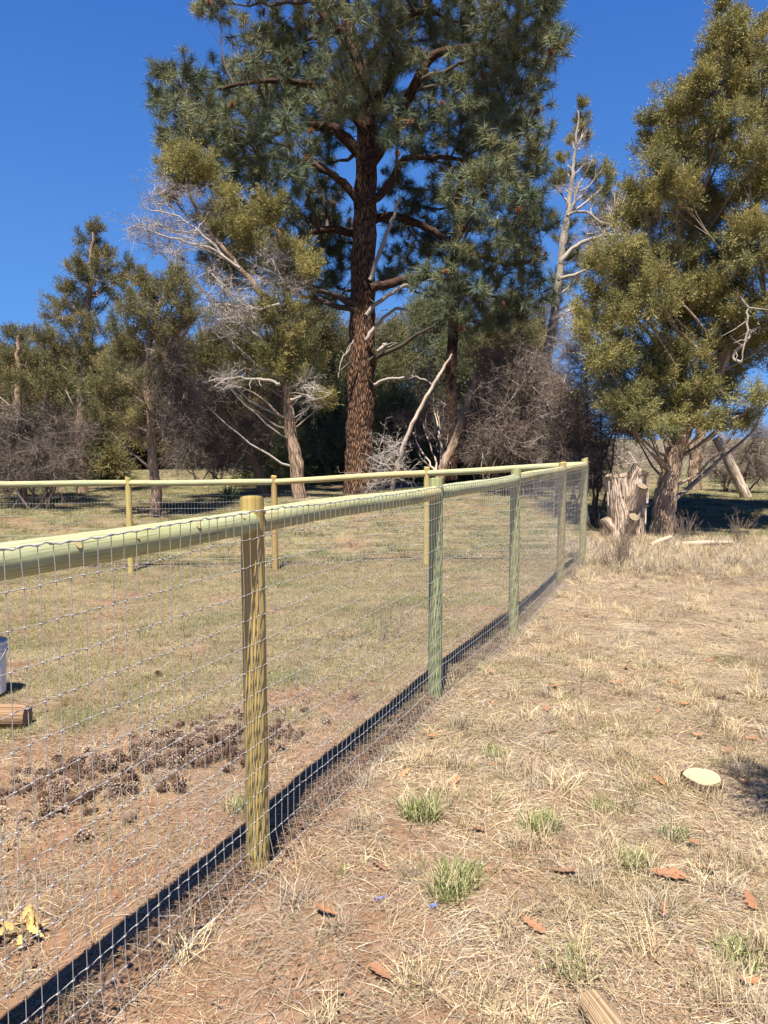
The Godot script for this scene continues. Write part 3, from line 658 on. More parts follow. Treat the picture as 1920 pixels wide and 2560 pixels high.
# one run of welded-look wire netting hung on posts; corners = [[x, z, top]...], out = side it is nailed on
func netting(parent: Node3D, corners: Array, out: Vector3, m: Material, seed_n: int, radius: float) -> void:
	rng.seed = seed_n
	var mesh_node := Node3D.new()
	mesh_node.name = "wire_netting"
	parent.add_child(mesh_node, true)
	var S := []
	for k in corners.size() - 1:
		var a := Vector3(corners[k][0], corners[k][2], -corners[k][1])
		var b := Vector3(corners[k + 1][0], corners[k + 1][2], -corners[k + 1][1])
		var num := int(round(a.distance_to(b) / 0.0508))
		for q in num:
			var t := float(q) / num
			S.append(a.lerp(b, t) + out * (0.004 * sin(t * PI) + rng.randf_range(-0.001, 0.001)) - Vector3(0, 0.008 * sin(t * PI), 0))
	S.append(Vector3(corners[-1][0], corners[-1][2], -corners[-1][1]))
	var rows := 15
	var dir: Vector3 = (S[S.size() - 1] - S[0]).normalized()
	# how far a row stands out and down: the lowest rows flare outward on the ground
	var drop := []
	var flare := []
	for r in rows + 1:
		drop.append(r * 0.1016 if r < 15 else 14.4 * 0.1016)
		flare.append(0.0 if r < 14 else (r - 13) * 0.022)
	var wave := []
	for r in rows + 1:
		var row := []
		for k in S.size():
			row.append(Vector3(0, noise_a.get_noise_2d(k * 9.0, r * 300.0 + seed_n) * 0.007, 0) + out * noise_b.get_noise_2d(k * 7.0, r * 200.0 + seed_n) * 0.006)
		wave.append(row)
	for r in rows + 1:
		var mb := MB.new()
		var P := []
		var R := []
		for k in S.size():
			var p: Vector3 = S[k] - Vector3(0, drop[r], 0) + out * flare[r] + wave[r][k]
			if k > 0:
				P.append((P[P.size() - 1] + p) * 0.5 + Vector3(0, rng.randf_range(-1, 1) * 0.0035, 0))
				R.append(radius)
			P.append(p)
			R.append(radius)
		if r == 0:
			for k in P.size():
				R[k] = radius * 1.9
				P[k] += Vector3(0, 0.003 * sin(k * 2.2), 0) + out * 0.004
		mb.tube(P, R, 5, Color(0.85, 0.85, 0.84))
		part("line_wire", mb.mesh(m), mesh_node)
	for k in S.size():
		var mb := MB.new()
		var P := []
		var R := []
		for r in rows + 1:
			P.append(S[k] - Vector3(0, drop[r], 0) + out * (flare[r] + 0.003) + wave[r][k] + dir * rng.randf_range(-1, 1) * 0.0025)
			R.append(radius * 0.92)
		mb.tube(P, R, 5, Color(0.8, 0.8, 0.79))
		for r in rows + 1:
			knot_ring(mb, P[r] - out * 0.001, dir, radius * (2.2 if r > 0 else 3.0), 0.006 if r > 0 else 0.012)
		part("stay_wire", mb.mesh(m), mesh_node)

# ------------------------------------------------------------------ trees
var M := {}
var SPRAY := []
var TUFT := []
var TWIG := []

func stems_of(list: Array, per := 4, wander := 0.02) -> Array:
	var o := []
	for d in list: o.append(fine(line_of(d), radii_of(d), per, wander))
	return o

func make_tree(called: String, label: String, category: String, trunk: Array, limbs: Array, clumps: Array, twigs: Array, opt: Dictionary) -> Node3D:
	rng.seed = opt.seed
	var base := Vector3(trunk[0], ground(trunk[0], trunk[2]), -trunk[2])
	var t := thing(called, label, category, base, opt.get("group", ""))
	var tp := line_of(trunk)
	tp[0] = base - Vector3(0, 0.25, 0)
	var tf := fine(tp, radii_of(trunk), 5, opt.get("wander", 0.03))
	var stems := [tf]
	var mb := MB.new()
	mb.tube(tf[0], tf[1], opt.get("sides", 18), opt.bark, true, opt.bark, opt.get("ridge", 0.16), opt.seed * 0.37)
	shift(part("trunk", mb.mesh(opt.bark_mat), t), base)
	for d in limbs:
		var f := fine(line_of(d), radii_of(d), 4, 0.03)
		stems.append(f)
		var lb := MB.new()
		lb.tube(f[0], f[1], 9, opt.get("limb_bark", opt.bark), true, opt.bark, opt.get("ridge", 0.16) * 0.8, opt.seed * 0.61)
		shift(part("limb", lb.mesh(opt.bark_mat), t), base)
	for d in opt.get("dead", []):
		var f2 := fine(line_of(d), radii_of(d), 4, 0.025)
		var db := MB.new()
		db.tube(f2[0], f2[1], 8, Color.WHITE, true, Color(0.8, 0.8, 0.8), 0.1, opt.seed * 0.83)
		var tipl: Array = f2[0]
		for q in opt.get("dead_twigs", 4):
			var a: Vector3 = tipl[rng.randi_range(tipl.size() / 3, tipl.size() - 1)]
			var e := a + any_dir() * rng.randf_range(0.15, 0.5)
			db.tube([a, a.lerp(e, 0.5) + any_dir() * 0.04, e], [0.014, 0.01, 0.004], 4, Color(0.9, 0.9, 0.9))
		shift(part("dead_branch", db.mesh(M.bleached), t), base)
	var wb := MB.new()
	if clumps.size() > 0: clump_limbs(wb, stems, clumps, opt.get("rise", 0.6), opt.get("thick", 0.03), opt.get("twigs", 5), opt.get("wood", opt.bark * 0.7))
	if twigs.size() > 0: clump_limbs(wb, stems, twigs, opt.get("rise", 0.3), opt.get("thick", 0.03) * 0.7, 3, opt.get("twig_bark", opt.bark))
	if wb.v.size() > 0: shift(part("branchwork", wb.mesh(M.plain_bark), t, "stuff"), base)
	if clumps.size() > 0:
		var leaf: Array = opt.leaf
		var sps := []
		for k in leaf.size(): sps.append(Spread.new())
		var third := []
		for k in leaf.size(): third.append([])
		for k in range(0, clumps.size(), 4):
			for q in leaf.size():
				third[q].append_array(clumps.slice(k, k + 4))
		for q in leaf.size():
			clump_leaves(sps[q], third[q], opt.per_area / leaf.size(), opt.size, opt.tint, opt.get("up", 0.35), opt.get("plumes", false))
			if opt.has("fill"): clump_leaves(sps[q], third[q], opt.fill / leaf.size(), opt.size * 1.1, opt.tint)
			shift(spread_part("crown", sps[q], leaf[q], t), base)
	if twigs.size() > 0:
		for q in 2:
			var sp := Spread.new()
			clump_twigs(sp, twigs, opt.get("twig_num", 9), opt.twig_tint, opt.get("twig_size", 1.0), opt.get("droop", 0.1))
			shift(spread_part("dead_twigs" if clumps.size() > 0 else "twigs", sp, TWIG[q], t), base)
	return t

func shift(o: Node3D, base: Vector3) -> void:
	o.position = -base

func bush(called: String, label: String, clumps: Array, tint: Array, seed_n: int, num := 22) -> void:
	rng.seed = seed_n
	var c := Vector3.ZERO
	for k in range(0, clumps.size(), 4): c += Vector3(clumps[k], 0, clumps[k + 2])
	c /= clumps.size() / 4
	var base := on_ground(c.x, c.z)
	var t := thing(called, label, "bush", base)
	var stems := []
	var wb := MB.new()
	for q in 7:
		var k := (rng.randi() % (clumps.size() / 4)) * 4
		var top := Vector3(clumps[k], clumps[k + 1], -clumps[k + 2])
		var foot := on_ground(c.x + rng.randf_range(-0.5, 0.5), c.z + rng.randf_range(-0.4, 0.4), -0.1)
		var mid := foot.lerp(top, 0.5) + any_dir() * 0.2
		var f := fine([foot, mid, top], [0.035, 0.025, 0.01], 5, 0.03)
		stems.append(f)
		wb.tube(f[0], f[1], 5, tint[0] * 0.8)
	shift(part("stems", wb.mesh(M.plain_bark), t, "stuff"), base)
	var lb := MB.new()
	clump_limbs(lb, stems, clumps, 0.2, 0.02, 6, tint[0])
	shift(part("branchwork", lb.mesh(M.plain_bark), t, "stuff"), base)
	for q in 2:
		var sp := Spread.new()
		clump_twigs(sp, clumps, num, tint, 1.0, 0.15)
		shift(spread_part("twigs", sp, TWIG[q], t), base)

# ------------------------------------------------------------------ scene
func _ready() -> void:
	# camera
	var cam := Camera3D.new()
	cam.name = "camera"
	cam.position = Vector3(0, 1.76, 0)
	cam.rotation_degrees = Vector3(-5.404, 0, 0)
	cam.fov = 69.35
	cam.near = 0.05
	cam.far = 4000.0
	add_child(cam)
	cam.current = true
	# sky and exposure
	var env := Environment.new()
	env.background_mode = Environment.BG_SKY
	var sm := ProceduralSkyMaterial.new()
	sm.sky_top_color = lin(0.008, 0.050, 0.222)
	sm.sky_horizon_color = lin(0.080, 0.205, 0.44)
	sm.sky_curve = 0.25
	sm.ground_horizon_color = lin(0.3, 0.26, 0.2)
	sm.ground_bottom_color = lin(0.22, 0.17, 0.11)
	sm.sun_angle_max = 1.0
	sm.sky_energy_multiplier = 1.0
	var sky := Sky.new()
	sky.sky_material = sm
	env.sky = sky
	env.tonemap_mode = Environment.TONE_MAPPER_LINEAR
	env.tonemap_exposure = 2.3
	env.sdfgi_enabled = true
	env.ssao_enabled = true
	env.ssil_enabled = true
	var we := WorldEnvironment.new()
	we.name = "world"
	we.environment = env
	add_child(we)
	# high sun behind the viewer; shadows fall away from the viewer by 0.43 of a height
	var sun := DirectionalLight3D.new()
	sun.name = "sun"
	sun.light_energy = 1.6
	sun.light_color = Color(1.0, 0.96, 0.90)
	sun.light_angular_distance = 0.5
	sun.shadow_enabled = true
	add_child(sun)
	sun.look_at_from_position(Vector3.ZERO, Vector3(0.08, -1.0, -0.43), Vector3.FORWARD)

	noise_a.seed = 11
	noise_a.frequency = 0.01
	noise_a.fractal_octaves = 3
	noise_b.seed = 27
	noise_b.frequency = 0.01
	noise_b.fractal_octaves = 3
	make_grid()
	make_materials()
	build_ground()
	build_hills()
	build_fences()
	build_trees()
	build_woods()
	build_things()
	build_cover()

func make_materials() -> void:
	var grain := noise_image(256, 0.05, FastNoiseLite.TYPE_SIMPLEX_SMOOTH, 3, 5)
	var soft := noise_image(512, 0.02, FastNoiseLite.TYPE_SIMPLEX_SMOOTH, 5, 6)
	var cell := noise_image(512, 0.035, FastNoiseLite.TYPE_CELLULAR, 8)
	M.post = grained(grain, [[0.0, Color(0.5, 0.43, 0.34)], [0.25, Color(0.72, 0.68, 0.60)], [0.4, Color(0.92, 0.90, 0.87)], [0.7, Color(1.0, 1.0, 1.0)], [1.0, Color(1.05, 1.05, 1.05)]], Vector3(5, 0.13, 1), 1.2, 0.75)
	M.rail = grained(grain, [[0.0, Color(0.45, 0.38, 0.27)], [0.22, Color(0.70, 0.65, 0.54)], [0.34, Color(0.92, 0.91, 0.87)], [0.55, Color(1, 1, 1)], [1.0, Color(1, 1, 1)]], Vector3(2, 0.12, 1), 1.6, 0.75)
	var hewn := noise_image(256, 0.09, FastNoiseLite.TYPE_SIMPLEX_SMOOTH, 31, 3)
	M.rail.normal_texture = normal_texture(hewn, 0.9)
	M.rail.uv1_scale = Vector3(4, 0.22, 1)
	M.pine_bark = grained(cell, [[0.0, Color(0.02, 0.014, 0.012)], [0.16, Color(0.06, 0.036, 0.025)], [0.32, Color(0.19, 0.105, 0.062)], [0.6, Color(0.27, 0.155, 0.092)], [1.0, Color(0.33, 0.205, 0.13)]], Vector3(3, 0.28, 1), 6.0, 0.95)
	M.juniper_bark = grained(grain, [[0.0, Color(0.25, 0.2, 0.16)], [0.35, Color(0.6, 0.52, 0.45)], [0.6, Color(1.0, 0.93, 0.85)], [1.0, Color(1.15, 1.1, 1.0)]], Vector3(3, 0.12, 1), 6.0, 0.95)
	M.plain_bark = surface(0.95)
	M.bleached = grained(grain, [[0.0, Color(0.20, 0.175, 0.15)], [0.4, Color(0.33, 0.29, 0.25)], [1.0, Color(0.46, 0.42, 0.37)]], Vector3(2, 1.0, 1), 3.0, 0.9)
	M.soil = grained(soft, [[0.0, Color(0.55, 0.5, 0.45)], [0.35, Color(0.8, 0.78, 0.75)], [0.6, Color(1.05, 1.05, 1.05)], [1.0, Color(1.4, 1.35, 1.3)]], Vector3(1, 1, 1), 5.0, 1.0)
	M.leaf = surface(0.85)
	M.leaf.backlight = Color(0.5, 0.5, 0.35)
	M.leaf.backlight_enabled = true
	M.needle = surface(0.7)
	M.needle.metallic_specular = 0.35
	M.needle.backlight = Color(0.2, 0.2, 0.15)
	M.needle.backlight_enabled = true
	M.twig = surface(0.9)
	M.straw = surface(0.75)
	M.straw.backlight = Color(0.3, 0.3, 0.25)
	M.straw.backlight_enabled = true
	M.cone = surface(0.9)
	M.wire = surface(0.42)
	M.wire.albedo_color = lin(0.46, 0.46, 0.45)
	M.wire.metallic = 0.25
	M.wire.roughness = 0.42
	M.cut_wood = grained(grain, [[0.0, Color(0.30, 0.22, 0.13)], [0.4, Color(0.55, 0.45, 0.31)], [1.0, Color(0.68, 0.60, 0.46)]], Vector3(1, 1, 1), 2.0, 0.9)
	for k in 3: TUFT.append(pine_tuft_mesh(M.needle, 105, 100 + k))
	for k in 3: SPRAY.append(juniper_spray_mesh(M.leaf, 200 + k))
	TWIG.append(twig_mesh(M.twig, 301, 0.9))
	TWIG.append(twig_mesh(M.twig, 302, 1.3))

func spaced(near: float, fine_to: float, step: float, far: float, growth: float) -> Array:
	var o := []
	var x := near
	while x < fine_to:
		o.append(x)
		x += step
	while x < far:
		o.append(x)
		step *= growth
		x += step
	o.append(far)
	return o

func build_ground() -> void:
	var right := spaced(0.0, 5.0, 0.09, 900.0, 1.09)
	var xs := []
	for k in range(right.size() - 1, 0, -1): xs.append(-right[k])
	xs.append_array(right)
	var zs := []
	var back := spaced(0.0, 0.5, 0.25, 200.0, 1.25)
	for k in range(back.size() - 1, 0, -1): zs.append(1.4 - back[k])
	zs.append_array(spaced(1.4, 9.0, 0.085, 1500.0, 1.06))
	var mb := MB.new()
	var W := xs.size()
	for z in zs:
		for x in xs:
			var p := Vector3(x, ground(x, z), -z)
			mb.v.append(p)
			var e := 0.05
			mb.n.append(Vector3(ground(x - e, z) - ground(x + e, z), 2 * e, ground(x, z + e) - ground(x, z - e)).normalized())
			mb.u.append(Vector2(x * 0.55, z * 0.55))
			var b := bare(x, z)
			var w := noise_b.get_noise_2d(x * 150.0, z * 150.0)
			var soil := Color(0.185, 0.105, 0.062).lerp(Color(0.25, 0.155, 0.10), clampf(0.5 + w * 1.4, 0, 1))
			var litter := Color(0.25, 0.19, 0.13).lerp(Color(0.17, 0.135, 0.10), clampf(0.5 + w * 1.5, 0, 1))
			if z > 12.5: litter = Color(0.23, 0.20, 0.11).lerp(Color(0.17, 0.17, 0.08), clampf(0.5 + w, 0, 1))
			if z > 26.0: litter = litter.lerp(Color(0.19, 0.18, 0.11).lerp(Color(0.13, 0.135, 0.085), clampf(0.5 + 1.4 * noise_a.get_noise_2d(x * 6.0, z * 3.0), 0, 1)), clampf((z - 26.0) / 10.0, 0, 1))
			mb.c.append(litter.lerp(soil, b))
	for a in zs.size() - 1:
		for k in W - 1:
			var p := a * W + k
			# depth grows away from the viewer
			mb.i.append(p); mb.i.append(p + W); mb.i.append(p + 1)
			mb.i.append(p + 1); mb.i.append(p + W); mb.i.append(p + W + 1)
	var g := part("ground", mb.mesh(M.soil), self, "structure")

func build_hills() -> void:
	var mb := MB.new()
	var num := 80
	var m := surface(1.0)
	for k in num:
		var x0 := lerpf(-900.0, 1300.0, float(k) / num)
		var x1 := lerpf(-900.0, 1300.0, float(k + 1) / num)
		var h0 := 7.0 + 4.0 * noise_a.get_noise_1d(x0 * 0.9)
		var h1 := 7.0 + 4.0 * noise_a.get_noise_1d(x1 * 0.9)
		var col := Color(0.15, 0.14, 0.085)
		mb.quad(Vector3(x0, -2, -1180), Vector3(x0, h0, -1300), Vector3(x1, h1, -1300), Vector3(x1, -2, -1180), col)
		mb.quad(Vector3(x0, h0, -1300), Vector3(x0, -2, -1430), Vector3(x1, -2, -1430), Vector3(x1, h1, -1300), col)
	part("hills", mb.mesh(m), self, "structure")

const FRONT := [[-1.42, 0.76, 0.03, 1.53], [-0.517, 2.885, 0.02, 1.525], [0.35, 4.956, -0.01, 1.525], [1.209, 6.786, -0.009, 1.525], [2.248, 9.327, -0.021, 1.525], [2.866, 10.593, 0.002, 1.525]]
const BACK := [[2.866, 10.593, 0.002, 1.525], [0.663, 11.448, -0.153, 1.525], [-1.75, 11.764, -0.303, 1.525], [-4.033, 11.66, -0.317, 1.525], [-6.45, 11.55, -0.33, 1.525], [-8.9, 11.45, -0.34, 1.525]]

func run_of_fence(node: Node3D, posts: Array, out: Vector3, tones: Array, rail_tones: Array, first_post: int, seed_n: int) -> void:
	for k in posts.size():
		if k < first_post: continue
		var p: Array = posts[k]
		var o := part("post", post_mesh(p[3], 0.047, M.post, tones[k], seed_n + k), node)
		o.position = Vector3(p[0], p[2], -p[1])
		o.rotation.y = k * 1.9
	for k in posts.size() - 1:
		var a := Vector3(posts[k][0], posts[k][2] + posts[k][3] - 0.095, -posts[k][1])
		var b := Vector3(posts[k + 1][0], posts[k + 1][2] + posts[k + 1][3] - 0.095, -posts[k + 1][1])
		part("rail", rail_mesh(a + (b - a).normalized() * 0.02, b - (b - a).normalized() * 0.02, 0.048, M.rail, rail_tones[k][0], rail_tones[k][1], seed_n + 20 + k), node)

# round branch knots that show on the faces of the near rails
func rail_knots(node: Node3D, bay: int, spots: Array) -> void:
	var a := Vector3(FRONT[bay][0], FRONT[bay][2] + FRONT[bay][3] - 0.095, -FRONT[bay][1])
	var e := Vector3(FRONT[bay + 1][0], FRONT[bay + 1][2] + FRONT[bay + 1][3] - 0.095, -FRONT[bay + 1][1])
	var rails := []
	for c in node.get_children():
		if String(c.name).begins_with("rail"): rails.append(c)
	for s in spots:
		var face := (Vector3(0.922, 0, 0.387) * cos(s[1]) + Vector3.UP * sin(s[1])).normalized()
		var p := a.lerp(e, s[0]) + face * 0.0482
		var mb := MB.new()
		mb.tube([p - face * 0.006, p + face * 0.0002, p + face * 0.0012], [s[2], s[2], s[2] * 0.82], 14, Color(0.30, 0.25, 0.12), true, Color(0.42, 0.36, 0.18))
		part("knot", mb.mesh(M.plain_bark), rails[bay])

func build_fences() -> void:
	var yellow := Color(0.60, 0.45, 0.17)
	var straw := Color(0.53, 0.45, 0.20)
	var green := Color(0.44, 0.47, 0.25)
	var pale := Color(0.36, 0.39, 0.235)
	var pale_y := Color(0.45, 0.41, 0.225)
	var f := thing("wire_fence", "near fence run of greenish posts with wire netting leading to the corner", "fence", Vector3.ZERO, "timber and wire fence runs")
	var out := Vector3(0.922, 0, 0.387)
	run_of_fence(f, FRONT, out, [straw, Color(0.46, 0.36, 0.135), Color(0.36, 0.40, 0.21), Color(0.38, 0.39, 0.20), Color(0.43, 0.36, 0.16), Color(0.46, 0.43, 0.20)], [[pale, Color(0.38, 0.40, 0.21)], [pale, pale_y], [pale, pale], [pale, pale_y], [pale_y, pale_y]], 0, 40)
	rail_knots(f, 0, [[0.60, 0.45, 0.011], [0.70, 0.35, 0.006], [0.83, 0.5, 0.012], [0.95, 0.6, 0.007]])
	rail_knots(f, 1, [[0.2, 0.7, 0.009], [0.45, 0.4, 0.007], [0.7, 0.6, 0.009]])
	var c := []
	for p in FRONT: c.append([p[0] + out.x * 0.054, p[1] - out.z * 0.054, p[2] + p[3] - 0.048])
	netting(f, c, out, M.wire, 61, 0.00135)
	var b := thing("wire_fence", "far fence run of pale yellow rails crossing behind the yard lawn", "fence", Vector3.ZERO, "timber and wire fence runs")
	var out2 := Vector3(-0.08, 0, -1).normalized()
	run_of_fence(b, BACK, out2, [straw, Color(0.48, 0.40, 0.17), Color(0.43, 0.31, 0.135), Color(0.50, 0.42, 0.17), straw, straw], [[pale, pale_y], [pale_y, Color(0.46, 0.39, 0.205)], [pale, pale_y], [pale, pale_y], [pale, pale_y]], 1, 90)
	var d := []
	for p in BACK: d.append([p[0] + out2.x * 0.056, p[1] - out2.z * 0.056, p[2] + p[3] - 0.30])
	d = d.slice(0, 5)
	netting(b, d, out2, M.wire, 77, 0.0013)

func build_trees() -> void:
	var jt := [Color(0.290, 0.262, 0.100), Color(0.255, 0.242, 0.100), Color(0.335, 0.290, 0.112), Color(0.205, 0.208, 0.095)]
	var jd := [Color(0.185, 0.170, 0.078), Color(0.155, 0.152, 0.076), Color(0.235, 0.195, 0.085)]
	var pale_tw := [Color(0.46, 0.42, 0.38), Color(0.40, 0.36, 0.33), Color(0.34, 0.30, 0.27)]
	var dark_tw := [Color(0.17, 0.14, 0.12), Color(0.22, 0.18, 0.15), Color(0.12, 0.10, 0.085)]
	var pt := [Color(0.190, 0.212, 0.115), Color(0.155, 0.185, 0.108), Color(0.240, 0.240, 0.120), Color(0.125, 0.158, 0.100)]
	var jb := Color(0.36, 0.28, 0.22)
	# the tall pine
	var p := make_tree("pine_tree", "tall pine with thick orange-brown plated trunk and dark green needle tufts", "tree", PINE_TRUNK, [PINE_L1, PINE_L2, PINE_L3, PINE_L4, PINE_L5, PINE_L6, PINE_L7, PINE_L8, PINE_L9, PINE_L10, PINE_LA, PINE2_STEM], PINE_CLUMPS, [], {"seed": 7, "bark": Color(0.9, 0.9, 0.9), "wood": Color(0.085, 0.065, 0.052), "bark_mat": M.pine_bark, "limb_bark": Color(0.5, 0.5, 0.55), "ridge": 0.05, "sides": 26, "wander": 0.03, "rise": 0.25, "thick": 0.05, "twigs": 12, "leaf": TUFT, "per_area": 72.0, "size": 1.4, "tint": pt, "up": 0.45, "dead": [PINE_D1, PINE_D2, PINE_D3, PINE_D4, PINE_D5, PINE_D6]})
	pine_cones_on(p)
	var jo := {"plumes": true, "bark": jb, "bark_mat": M.juniper_bark, "leaf": SPRAY, "per_area": 640.0, "size": 1.35, "rise": 0.8, "thick": 0.03}
	make_tree("juniper_tree", "tall leaning juniper with thin pointed top at left", "tree", JA_STEM, [], JA_CLUMPS, [], jo.merged({"seed": 12, "tint": jd, "twigs": 12, "per_area": 500.0}, true))
	make_tree("juniper_tree", "low dark juniper thicket at the far left edge", "tree", JB_STEM, [JB_STEM2], JB_CLUMPS, JB_TWIGS, jo.merged({"seed": 13, "tint": jd, "twig_tint": dark_tw, "twig_num": 20, "per_area": 560.0}, true))
	make_tree("juniper_tree", "juniper with slim grey trunk behind the leftmost far fence post", "tree", JC_STEM, [], JC_CLUMPS, JC_TWIGS, jo.merged({"seed": 14, "tint": jd, "per_area": 560.0, "twigs": 10, "twig_tint": dark_tw, "twig_num": 20}, true))
	make_tree("juniper_tree", "half-dead juniper with bleached bare branches just left of the pine", "tree", JD_STEM, [JD_L1], JD_CLUMPS, JD_TWIGS, jo.merged({"seed": 15, "tint": jt, "per_area": 560.0, "fill": 60.0, "twigs": 9, "twig_tint": pale_tw, "twig_num": 9, "dead": [JD_P1, JD_P2, JD_P3, JD_P4, JD_P5], "dead_twigs": 10, "twig_bark": Color(0.34, 0.31, 0.28)}, true))
	make_tree("bent_tree", "bare dark tree with trunk bending to the left behind the fence", "tree", JE_STEM, [], [], JE_TWIGS, jo.merged({"seed": 16, "tint": jd, "twig_tint": dark_tw, "twig_num": 16, "bark": Color(0.26, 0.20, 0.16)}, true))
	make_tree("juniper_tree", "thin juniper with bleached white trunk rising right of the pine", "tree", JF_STEM, [JF_S2, JF_L1, JF_L2, JF_L3], JF_CLUMPS, JF_TWIGS, jo.merged({"seed": 17, "tint": jt, "twig_tint": pale_tw, "twig_num": 7, "bark_mat": M.bleached, "wood": Color(0.36, 0.31, 0.27), "size": 1.15, "bark": Color(1.7, 1.62, 1.5), "twig_bark": Color(0.4, 0.36, 0.32), "per_area": 520.0}, true))
	make_tree("juniper_tree", "big dense yellow-green juniper with shaggy leaning trunk at right", "tree", JG_STEM, [JG_S2, JG_S3], JG_CLUMPS, JG_TWIGS, jo.merged({"seed": 18, "tint": jt, "twig_tint": dark_tw, "twig_num": 8, "per_area": 760.0, "fill": 130.0, "size": 1.38, "dead": [JG_D1, JG_D2], "bark": Color(0.42, 0.33, 0.26), "ridge": 0.2, "sides": 24}, true))
	make_tree("dead_sapling", "slender bleached sapling leaning right, just right of the pine trunk", "tree", LEAN1, [], [], SAPTW, jo.merged({"seed": 19, "tint": jd, "twig_tint": pale_tw, "twig_num": 6, "wander": 0.012, "bark": Color(0.62, 0.56, 0.50)}, true))
	make_tree("leaning_tree", "pale brown leaning tree trunk between pine and brown brush", "tree", LEAN2, [], [], BR5, jo.merged({"seed": 20, "tint": jd, "twig_tint": dark_tw, "twig_num": 14, "bark": Color(0.40, 0.32, 0.26)}, true))
	make_tree("forked_tree", "small forked tree trunk standing beyond the big right juniper", "tree", SECOND, [SECOND2], [], [], jo.merged({"seed": 21, "tint": jd, "bark": Color(0.40, 0.32, 0.26)}, true))
	var br := [Color(0.17, 0.13, 0.11), Color(0.22, 0.17, 0.145), Color(0.13, 0.10, 0.088), Color(0.31, 0.26, 0.22)]
	bush("bare_bush", "tall bare brown bush nearest the pine on its right", BR1, br, 31)
	bush("bare_bush", "bare tangled bush behind the rail, left of the fence corner", BR2, br, 32)
	bush("bare_bush", "dense bare thicket right behind the fence corner post", BR3, br, 33)
	bush("bare_bush", "dark bare brush between fence corner and broken stump", BR4, [Color(0.13, 0.10, 0.085), Color(0.17, 0.13, 0.11)], 34)
	bush("bare_bush", "thin bare brush at the field edge beyond the leaning pole", BR6, [Color(0.20, 0.16, 0.13), Color(0.27, 0.22, 0.18)], 35, 22)
	bush("bare_bush", "dark bare undergrowth beyond the clearing, left of the bent tree", BR7, [Color(0.17, 0.14, 0.12), Color(0.22, 0.18, 0.15)], 36)
	bush("bare_bush", "low dark thicket behind the far rail at the left edge", BR8, [Color(0.14, 0.115, 0.10), Color(0.19, 0.155, 0.13)], 37)
	var gb := [BR9[0], 0.0, BR9[2], 0.05, BR9[0], 0.9, BR9[2], 0.04, BR9[0], 1.6, BR9[2], 0.02]
	make_tree("juniper_shrub", "low dark green shrub between half-dead juniper and pine", "shrub", gb, [], BR9, [], jo.merged({"seed": 38, "tint": [Color(0.150, 0.170, 0.080), Color(0.130, 0.155, 0.075)], "per_area": 500.0, "fill": 120.0}, true))
	# juniper beside the viewer, outside the picture: its boughs shade the ground at the right edge
	var sc := []
	rng.seed = 77
	for k in 26:
		var a := rng.randf() * TAU
		var rr := 1.7 * sqrt(rng.randf())
		sc.append_array([4.9 + cos(a) * rr, rng.randf_range(2.2, 4.6), 2.7 + sin(a) * rr, 0.45])
	sc.append_array([2.75, 3.2, 3.65, 0.22, 2.95, 3.2, 3.5, 0.25, 1.80, 2.2, 2.5, 0.2, 1.86, 2.3, 2.62, 0.22, 1.98, 2.1, 2.5, 0.26, 2.05, 2.3, 2.7, 0.2, 2.05, 2.2, 2.45, 0.2, 2.3, 2.2, 2.75, 0.25, 2.75, 2.4, 3.55, 0.3, 2.45, 2.3, 2.55, 0.28, 2.9, 2.5, 2.8, 0.35, 2.35, 2.5, 2.3, 0.25, 3.2, 2.6, 3.3, 0.4])
	make_tree("juniper_tree", "juniper standing beside the path just outside the right edge", "tree", [4.9, 0.0, 2.7, 0.2, 4.85, 1.2, 2.7, 0.17, 4.9, 2.6, 2.75, 0.12, 4.9, 4.6, 2.7, 0.03], [], sc, [], jo.merged({"seed": 22, "tint": jt, "plumes": false, "size": 0.9, "per_area": 700.0}, true))

func pine_cones_on(p: Node3D) -> void:
	rng.seed = 91
	M.cone.albedo_color = lin(0.26, 0.13, 0.075)
	var m := cone_mesh(M.cone, 5)
	for k in 90:
		var q := (rng.randi() % (PINE_CLUMPS.size() / 4)) * 4
		var c := Vector3(PINE_CLUMPS[q], PINE_CLUMPS[q + 1], -PINE_CLUMPS[q + 2])
		var d := any_dir()
		d.z = absf(d.z) + 0.2
		var o := part("cone", m, p)
		var s := rng.randf_range(1.3, 1.9)
		o.transform = Transform3D(along(d + Vector3.UP, s), c + d.normalized() * PINE_CLUMPS[q + 3] * 0.9 - p.position)

